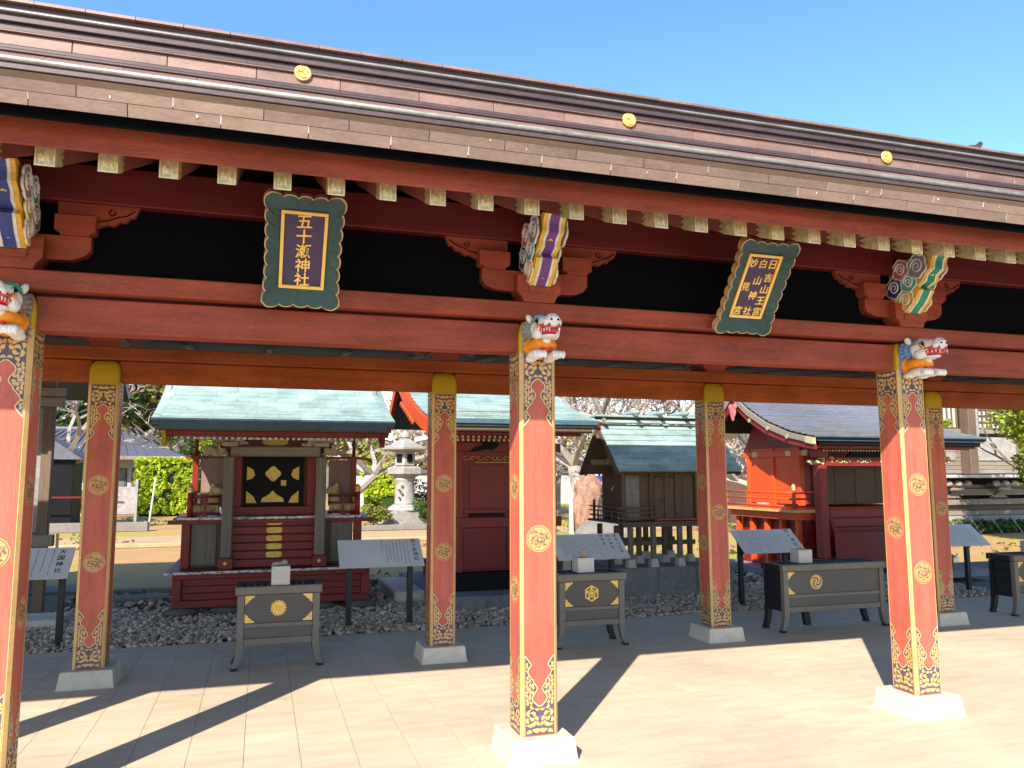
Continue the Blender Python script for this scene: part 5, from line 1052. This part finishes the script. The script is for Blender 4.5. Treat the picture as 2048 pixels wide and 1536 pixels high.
def branches(mb, p, d, ln, r, depth, R_, spread=.6, n=4, up_=.15):
    q = p+d*ln; mid = (p+q)/2+Vector((R_.uniform(-1, 1), R_.uniform(-1, 1), R_.uniform(-.5, .5)))*ln*.07
    mb.tube([p, mid, q], [r, r*.85, r*.68], n if depth > 1 else 3, False); tips.append(q)
    if depth == 0: return
    for k in range(R_.choice([2, 3, 3]) if depth > 1 else R_.choice([2, 3])):
        nd = (d+Vector((R_.gauss(0, 1), R_.gauss(0, 1), R_.gauss(0, .7)))*spread+Vector((0, 0, up_))).normalized()
        branches(mb, q if k < 2 else mid, nd, ln*R_.uniform(.62, .86), r*.62, depth-1, R_, spread, n, up_)
tips = []
def tree(name, x, y, h, rad, lm, label, group, seed, leafs=5000, size=.16, depth=4, clumpn=26, z0=.35, bark='bark', grow=None):
    global tips
    t = thing(name, (x, y, -.06), label, 'tree', group); R_ = random.Random(seed); tips = []; mb = MB()
    mb.tube([(x, y, -.1), (x+R_.uniform(-.1, .1), y, h*.18), (x+R_.uniform(-.2, .2), y, h*z0)], [h*.035, h*.027, h*.02], 7)
    for k in range(5):
        a = k*1.257+R_.uniform(-.3, .3); branches(mb, Vector((x, y, h*z0*(.75+.06*k))), Vector((math.cos(a)*.8, math.sin(a)*.8, .75)).normalized(), h*.2, h*.014, depth-2, R_)
    mb.build('trunk', bark, t)
    cl = []
    for k in range(clumpn):
        u = R_.uniform(-1, 1); a = R_.uniform(0, 6.28); rr = math.sqrt(max(0, 1-u*u))*R_.uniform(.35, .9); zc = h*(z0+(1-z0)*.52)+u*h*(1-z0)*.44
        cs = rad*R_.uniform(.24, .42); cl.append((x+rr*rad*math.cos(a), y+rr*rad*math.sin(a), zc, cs, cs, cs*.8))
    leafcloud('crown', lm, t, cl, leafs//clumpn, size); return t
def bare_tree(name, x, y, h, lm, label, seed, nleaf=1500, depth=5, lean=0, lsize=.06, bark='bark_l', spread=.62, group='bare cherry trees beyond the shrines', ln=.26):
    global tips
    t = thing(name, (x, y, -.06), label, 'tree', group); R_ = random.Random(seed); tips = []; mb = MB(); top = Vector((x+lean, y, h*.30))
    mb.tube([(x, y, -.1), (x+lean*.4, y, h*.14), top], [h*.05, h*.04, h*.034], 8)
    for k in range(5):
        a = k*1.257+R_.uniform(-.4, .4); branches(mb, top, Vector((math.cos(a), math.sin(a)*.8, R_.uniform(.25, 1.0))).normalized(), h*ln, h*.022, depth, R_, spread)
    mb.build('trunk', bark, t)
    if nleaf:
        T = np.array([tuple(q) for q in tips]); T = T[rng.integers(0, len(T), nleaf)]+rng.normal(0, .16, (nleaf, 3)); cl = [(*p, .02, .02, .02) for p in T]
        leafcloud('crown', lm, t, cl, 1, lsize, 1.)
    return t
# hall at the right
H = thing('wooden_hall', (21, 19.5, 0), 'big weathered grey wooden hall with white lattice windows at the right edge', 'hall')
def bh(nm, m, x0, x1, y0, y1, z0, z1, c=.01): return MB().box(x0, x1, y0, y1, z0, z1, c).build(nm, m, H)
bh('core', 'wood_b', 15.6, 29, 18.7, 26, -.05, 6.2, 0)
z = .42
for k, (h_, y, m) in enumerate(((.14, 18.30, 'wood_gx'), (.16, 18.42, 'wood_bx'), (.17, 18.25, 'wood_gx'), (.10, 18.55, 'black'), (.20, 18.30, 'wood_gx'), (.12, 18.42, 'wood_gx'), (.16, 18.5, 'black'))):
    bh('base_timber', m, 15.5, 29, y, 18.8, z, z+h_-.008); z += h_
bh('stone_footing', 'stone_l', 15.4, 29, 18.1, 18.9, -.06, .41)
bh('white_ledge', 'white', 15.3, 29, 17.75, 18.6, 1.50, 1.585)
for k in range(6):
    x = 17.2+1.75*k
    for dz, w_ in ((0, .5), (.13, .85)):
        bh('bracket_arm', 'wood_gx', x-w_/2, x+w_/2, 18.0, 18.3, 1.12+dz, 1.22+dz, .03)
    for q in (-.35, 0, .35): MB().ball((x+q, 18.0, 1.33), (.13, .10, .09)).build('bracket_block', 'stone_l', H, smooth=True)
    MB().prism([(x-.3, .92), (x, 1.10), (x+.3, .92)], 'y', 18.2, 18.3).build('strut', 'wood_gx', H)
for k in range(9): bh('wall_board', 'wood_gx', 15.6, 29, 18.62, 18.68, 1.62+.12*k, 1.733+.12*k, .006)
for x in (17.4, 19.75, 22.1, 24.5): bh('column', 'wood_b', x, x+.30, 18.25, 18.6, 1.60, 6.0, .02); bh('column_fitting', 'stone_l', x+.31, x+.50, 18.35, 18.55, 2.1, 4.2, .02)
for x0, x1 in ((17.75, 19.65), (20.3, 22.0), (22.6, 24.4)):
    bh('window_paper', 'white', x0, x1, 18.60, 18.615, 2.95, 5.2, 0); n = int((x1-x0)/.16)
    for k in range(n+1): x = x0+(x1-x0)*k/n; bh('lattice_bar', 'wood_bx', x-.018, x+.018, 18.56, 18.598, 2.95, 5.2, 0)
    for k in range(12 if x0 > 20 else 1): bh('lattice_bar', 'wood_bx', x0, x1, 18.555, 18.597, 2.95+.19*k, 2.985+.19*k, 0)
    bh('carved_panel', 'stone_l', x0+.1, x1-.1, 18.585, 18.617, 2.0, 2.7, .03); bh('window_sill', 'wood_gx', x0-.05, x1+.05, 18.48, 18.615, 2.80, 2.93)
for k in range(8): MB().tube([(17.0+.75*k, 17.6, -.05), (16.75+.75*k, 17.75, .42)], .025, 6).build('prop_pole', 'stone_l', H)
leafcloud('undergrowth', 'l_green', None, [(16.2+.8*k, 17.75, .12, .5, .25, .22) for k in range(11)], 260, .07); tag(bpy.data.objects['undergrowth'], 'low green plants growing along the foot of the wooden hall', 'plants', None, 'stuff')
tree('maple_tree', 18.1, 14.2, 5.2, 1.55, 'l_yel', 'tree with bright yellow green leaves at the right edge', None, 21, 16000, .062, 4, 46, .20)
leafcloud('loose_leaves', 'l_yel', None, [(14.9, 14.5, 2.75, .3, .2, .10), (14.2, 14.7, 2.8, .25, .2, .08), (13.4, 14.9, 2.85, .2, .2, .08), (14.0, 14.6, 1.75, .2, .2, .05)], 70, .06); o = bpy.data.objects['loose_leaves']; o.name = 'leafy_twig'; tag(o, 'sprays of yellow green leaves reaching in front of the wooden hall', 'twig', None, 'stuff')
# stone lantern, hedges, rock, board, pots
ly = 28.; lx = 4.83
Ln = thing('stone_lantern', (lx, ly, 0), 'tall pale stone lantern between the first two shrines', 'lantern')
def ll(nm, pr, n=24, m='stone_l', off=0.): return MB().lathe(pr, lx, ly, n, off).build(nm, m, Ln)
ll('base', [(.95, -.06), (.95, .20), (.78, .21), (.78, .40), (.66, .42)], 4, off=math.pi/4+.3); ll('foot', [(.62, .41), (.55, .50), (.40, .60)], 24)
ll('shaft', [(.38, .60), (.345, .66), (.335, 1.35), (.36, 1.42), (.39, 1.47), (.36, 1.52)], 24).data.polygons.foreach_set('use_smooth', [True]*0 or [True]*len(bpy.data.objects['shaft'].data.polygons))
ll('platform', [(.40, 1.52), (.66, 1.66), (.68, 1.86), (.52, 1.92)], 6, off=.3); ll('light_chamber', [(.30, 1.92), (.38, 1.96), (.40, 2.42), (.34, 2.45)], 6, off=.3)
for k in (3, 4): a = .3+math.pi/6+k*math.pi/3; MB(Matrix.Translation((lx+.36*math.cos(a), ly+.36*math.sin(a), 2.2)) @ Matrix.Rotation(a, 4, 'Z')).box(-.02, .03, -.10, .10, -.14, .14, .01).build('window', 'black', Ln)
ll('roof', [(.40, 2.42), (.86, 2.50), (.88, 2.56), (.55, 2.68), (.26, 2.84), (.16, 2.90)], 6, off=.3); ll('jewel', [(.10, 2.88), (.19, 2.94), (.17, 3.06), (.02, 3.20)], 12)
wr = MB(); [wr.box(lx-.26+.1*(k % 2)-.03, lx-.26+.1*(k % 2)+.05, ly-.40, ly-.325, .80+.13*k, .88+.13*k, .02) for k in range(4)]; wr.build('moss_patch', 'rock_g', Ln)
def hedge(name, x0, x1, y0, y1, z1, label, n, m='l_hedge', zb=.05):
    t = thing(name, ((x0+x1)/2, (y0+y1)/2, -.06), label, 'hedge'); MB().box(x0+.12, x1-.12, y0+.12, y1-.12, -.06, z1-.12, .1).build('inner_branches', 'l_dark', t)
    cl = []; R_ = random.Random(n)
    for k in range(n): 
        f = R_.random(); 
        if f < .5: p = (R_.uniform(x0, x1), y0+.05, R_.uniform(zb, z1))
        elif f < .8: p = (R_.uniform(x0, x1), R_.uniform(y0, y1), z1-.04)
        else: p = (x0+.05 if R_.random() < .5 else x1-.05, R_.uniform(y0, y1), R_.uniform(zb, z1))
        cl.append((*p, .12, .12, .12))
    leafcloud('foliage', m, t, cl, 40, .07, .8, .2); return t
hedge('clipped_hedge', -4.95, -2.6, 36.2, 37.2, 2.30, 'bright yellow green clipped hedge left of the red shrine', 420)
hedge('clipped_hedge', 4.55, 6.2, 37, 38.5, 2.0, 'small bright green clipped hedge behind the stone lantern', 260, zb=.75)
for k, (x, y, r, mm, lb) in enumerate(((5.6, 27.3, .55, 'l_green', 'rounded green shrub right of the stone lantern'), (6.4, 29.5, .9, 'l_dark', 'dark green shrub behind the stone lantern'), (3.75, 27.2, .42, 'l_grass', 'wispy dry tuft at the foot of the stone lantern'), (4.4, 33, .5, 'l_yel', 'low yellow green shrub left of the stone lantern'), (-6.8, 35, .8, 'l_autumn', 'rust tinged low shrub before the far house'), (5.7, 31, .45, 'l_yel', 'small bright shrub just right of the stone lantern'))):
    t = thing('shrub', (x, y, -.06), lb, 'shrub', 'shrubs beyond the shrines'); leafcloud('foliage', mm, t, [(x+rng.normal(0, r*.4), y+rng.normal(0, r*.4), r*.8+rng.uniform(-.3, .5)*r, r*.5, r*.5, r*.45) for q in range(10)], 150, .07)
    MB().tube([(x, y, -.06), (x, y, r)], [.05, .03], 6).build('stem', 'bark', t)
b = MB(); Rk = random.Random(12)
for k in range(60): b.ball((8.35+Rk.uniform(-.22, .22), 20.+Rk.uniform(-.1, .1), .05+1.38*k/60), (Rk.uniform(.13, .22), .25, Rk.uniform(.10, .20)), 6, 4)
V_, F_ = subdiv(*subdiv(IV, IF)); Nn = lambda p: math.sin(p[0]*5.1+p[2]*7.3)*.5+math.sin(p[1]*9.7+p[2]*4.1+1)*.35+math.sin(p[0]*17+p[1]*13+p[2]*15)*.22+math.sin(p[0]*31+p[2]*27)*.12
V_ = np.array([np.sign(p)*np.abs(p)**.72*np.array([.36, .30, .86])*(1+.20*Nn(p))+np.array([8.36+.05*math.sin(p[2]*3), 20., .68]) for p in V_])
V_ += rng.normal(0, .012, V_.shape); o = npmesh('standing_rock', V_, F_, 'rock_r'); tag(o, 'upright rough reddish rock left of the plain wood shrine', 'rock')
b = MB(); b.ball((8.3, 18.9, .12), (.75, .4, .36)); b.ball((8.75, 18.8, .1), (.4, .3, .3)); o = link(bpy.data.objects.new('grey_boulder', remesh(b, 'grey_boulder', 'kerb', .05, 1))); tag(o, 'low grey boulder at the foot of the reddish rock', 'rock')
nb = thing('notice_board', (9.0, 20.6, 0), 'white notice board beside the reddish rock', 'notice board')
MB().box(8.55, 9.6, 20.5, 20.55, .30, 1.62, .01).build('board', 'white', nb); MB().box(8.62, 9.53, 20.488, 20.499, 1.42, 1.58, .004).build('header', 'p_navy', nb); MB().box(8.62, 9.53, 20.488, 20.499, .80, .92, .004).build('grey_band', 'p_grey', nb)
m_ = MB()
for k in range(3):
    for q in range(14): m_.box(8.64+.062*q, 8.64+.062*q+rng.uniform(.02, .05), 20.493, 20.499, .98+.13*k, 1.07+.13*k, 0)
m_.build('printed_lines', 'ink', nb)
for x in (8.57, 9.53): MB().box(x, x+.05, 20.56, 20.61, -.06, 1.6).build('post', 'white', nb)
fp = thing('flower_pot', (7.45, 21.5, 0), 'terracotta pot with a leafy plant and flowers left of the rock', 'plant'); MB().lathe([(.16, .30), (.20, .52), (.22, .54), (.21, .58)], 7.45, 21.5, 14).build('pot', 'terracotta', fp); MB().box(7.1, 7.8, 21.3, 21.7, -.05, .295, .01).build('stand', 'wood_gx', fp)
leafcloud('foliage', 'l_green', fp, [(7.45+rng.normal(0, .15), 21.5, .85+rng.uniform(-.1, .25), .18, .18, .16) for k in range(7)], 90, .06); leafcloud('flower', 'l_red', fp, [(7.4, 21.4, 1.15, .25, .2, .15)], 60, .05)
tag(MB().box(7.85, 7.95, 19.9, 20.0, -.05, 1.05, .01).build('marker_post', 'white'), 'slim white marker post left of the reddish rock', 'post')
# far house, its fence and path edges
fh = thing('far_house', (-6.5, 40, 0), 'single storey house with dark tiled hip roof beyond the left columns', 'house')
MB().box(-11.2, -4.4, 38.5, 46, -.05, 2.45, 0).build('wall', 'plaster', fh)
hv = [(-12.2, 37.4, 2.45), (-3.2, 37.4, 2.45), (-3.2, 47, 2.45), (-12.2, 47, 2.45), (-9.4, 41.5, 3.75), (-6.4, 41.5, 3.75)]
MB().add(hv, [(0, 1, 5, 4), (1, 2, 5), (2, 3, 4, 5), (3, 0, 4), (0, 3, 2, 1)]).build('roof', 'tileroof', fh); MB().box(-12.25, -3.15, 37.36, 37.42, 2.30, 2.46, .01).build('eave_fascia', 'wood_gx', fh)
MB().tube([(-9.5, 41.5, 3.8), (-6.3, 41.5, 3.8)], .12, 8).build('ridge', 'tileroof', fh)
for k in range(22): x = -11.6+.38*k; MB().hexa([(x, 37.5, 2.49), (x+.06, 37.5, 2.49), (x+.06, 37.5, 2.53), (x, 37.5, 2.53)], [(x*.62-3.0, 41.3, 3.70), (x*.62-2.94, 41.3, 3.70), (x*.62-2.94, 41.3, 3.74), (x*.62-3.0, 41.3, 3.74)]).build('tile_rib', 'tileroof', fh)
for x in (-9.2, -6.6, -5.4): f_ = MB().box(x, x+1.0, 38.44, 38.498, .8, 1.95, .01).build('window', 'wood_b', fh); MB().box(x+.06, x+.94, 38.42, 38.438, .86, 1.89, 0).build('pane', 'glass', f_)
sh2 = thing('dark_shed', (-9, 30, 0), 'small dark shed with a pointed roof left of the far house', 'shed'); MB().box(-7.35, -5.9, 29.5, 31, -.05, 2.2, .01).build('wall', 'black', sh2); MB().prism([(-7.7, 2.15), (-6.6, 2.85), (-5.6, 2.15)], 'y', 29.3, 31.2).build('roof', 'tileroof', sh2)
for k, (x, lb) in enumerate(((-8.0, 'white low fence panel at the left behind the column'), (-4.75, 'white weathered gate panel left of the clipped hedge'))): t = thing('fence_panel', (x, 29, 0), lb, 'fence', 'white fence panels far left'); MB().box(x, x+.9, 29, 29.05, .35, 1.25, .02).build('panel', 'stone_l', t); MB().box(x, x+.08, 28.95, 29.1, -.05, 1.5).build('post', 'stone_l', t); MB().box(x+.82, x+.9, 28.95, 29.1, -.05, 1.5).build('post', 'stone_l', t)
tag(MB().tube([(-8, 28.8, .92), (-4.4, 28.8, .92)], .03, 6).build('red_rail', 'lac'), 'thin dark red rail between the white fence panels', 'rail')
tag(MB().tube([(-3.25, 27, -.06), (-3.1, 27, 1.55)], .03, 6).build('white_pole', 'white'), 'slim white leaning pole in front of the clipped hedge', 'pole')
for k, (x0, x1, y, z, lb) in enumerate(((-14, -3.2, 26.5, .22, 'long low stone bench kerb at the far left'), (-9, 6, 20.4, .05, 'thin pale stone edging across the soil'), (1.5, 9, 24.5, .10, 'grey stone kerb line near the stone lantern'))): tag(MB().box(x0, x1, y, y+.35, -.06, z, .02).build('path_kerb', 'kerb' if k != 1 else 'path'), lb, 'kerb', 'kerbs on the soil beyond')
struct(MB().add([(-60, 22, -.052), (60, 22, -.052), (60, 24.2, -.052), (-60, 24.2, -.052)], [(0, 1, 2, 3)]).build('path', 'path'))
wl_ = thing('garden_wall', (9, 44, 0), 'long pale garden wall behind the bare trees', 'wall'); MB().box(4.5, 30, 44, 44.3, -.06, 1.7, .02).build('wall', 'plaster', wl_); MB().box(4.4, 30.1, 43.85, 44.45, 1.705, 1.9, .03).build('coping', 'tileroof', wl_)
# trees
tree('broadleaf_tree', -12.5, 54, 11, 4.6, 'l_autumn', 'large olive tinged tree behind the far house', None, 1, 9000, .26)
tree('broadleaf_tree', -4.6, 58, 12, 4.4, 'l_autumn', 'yellowing broad tree left of the red shrine roof', None, 2, 9000, .26)
tree('evergreen_tree', -8.4, 62, 14, 4.2, 'l_dark', 'dark evergreen rising behind the far house', None, 3, 9000, .28)
tree('broadleaf_tree', -16.5, 50, 9, 4, 'l_green', 'green tree at the far left behind the column', None, 4, 6000, .24)
tree('broadleaf_tree', 4.3, 56, 7.6, 2.7, 'l_autumn', 'olive tree between the two red shrines', None, 5, 6000, .22)
tree('broadleaf_tree', -10.2, 50, 10, 3.6, 'l_green', 'mid green tree between the evergreen and the far house', None, 8, 9000, .22)
tree('pine_tree', -3.6, 46, 5.0, 1.5, 'l_green', 'small green garden tree left of the red shrine', None, 6, 5000, .10)
tree('ginkgo_tree', -1.6, 36, 3.6, .9, 'l_yel', 'small yellow leaved tree left of the red shrine porch', None, 7, 2500, .10)
bare_tree('bare_cherry_tree', -7.0, 30, 6.5, 'l_pink', 'bare pale cherry tree before the far house', 31, 500, 5, .6)
bare_tree('bare_cherry_tree', 2.4, 30, 5.4, 'l_red', 'bare cherry tree with red leaves behind the first shrine', 32, 900, 5, 1.6, .07)
bare_tree('bare_cherry_tree', 10.4, 25, 6.4, 'l_pink', 'bare pale cherry tree behind the plain wood shrine', 33, 2600, 6, -.4, .06)
bare_tree('bare_cherry_tree', 14.6, 27, 7.0, 'l_pink', 'spreading bare cherry tree right of the plain wood shrine', 34, 2600, 6, -.5, .06)
bare_tree('bare_cherry_tree', 12.2, 33, 7.6, 'l_pink', 'tall bare cherry tree far behind the plain wood shrine', 35, 2600, 6, .2, .07)
bare_tree('bare_cherry_tree', 13.0, 18.5, 4.2, 'l_pink', 'gnarled pale bare tree left of the orange lit shrine', 36, 900, 5, -.3, .045)
bare_tree('bare_cherry_tree', 8.2, 31, 6.0, 'l_pink', 'bare pinkish tree behind the middle red shrine', 37, 2200, 6, .2, .06)
# far wood closing the view
cl = []
for k in range(150): x = rng.uniform(-60, 75); y = rng.uniform(72, 88); hgt = 4.6+1.5*math.sin(x*.21)+1.1*math.sin(x*.53+1)+(5.5 if x < -3 else 1.0); cl.append((x, y, hgt*rng.uniform(.25, .85), 2.6, 2.2, hgt*.26))
tag(leafcloud('far_wood', 'l_autumn', None, cl, 190, .42), 'far belt of olive woodland closing the view', 'woodland', None, 'stuff')
cl = [(rng.uniform(-70, 80), 92, rng.uniform(.5, 4.2), 4, 2, 1.6) for k in range(150)]
tag(leafcloud('far_thicket', 'l_dark', None, cl, 130, .7), 'dark thicket behind the far belt of woodland', 'woodland', None, 'stuff')
# fallen leaves and grass tufts on the soil
n = 5200; gx, gy = rng.uniform(-14, 22, n), rng.uniform(12.3, 34, n); keep = (np.sin(gx*.9)+np.sin(gy*.7+gx*.3)) > .2
tag(leafcloud('dry_grass', 'l_grass', None, [(a, b_, -.03, .03, .03, .03) for a, b_ in zip(gx[keep], gy[keep])], 2, .05, 1.2), 'short dry grass and fallen leaves on the bare soil', 'grass', None, 'stuff')
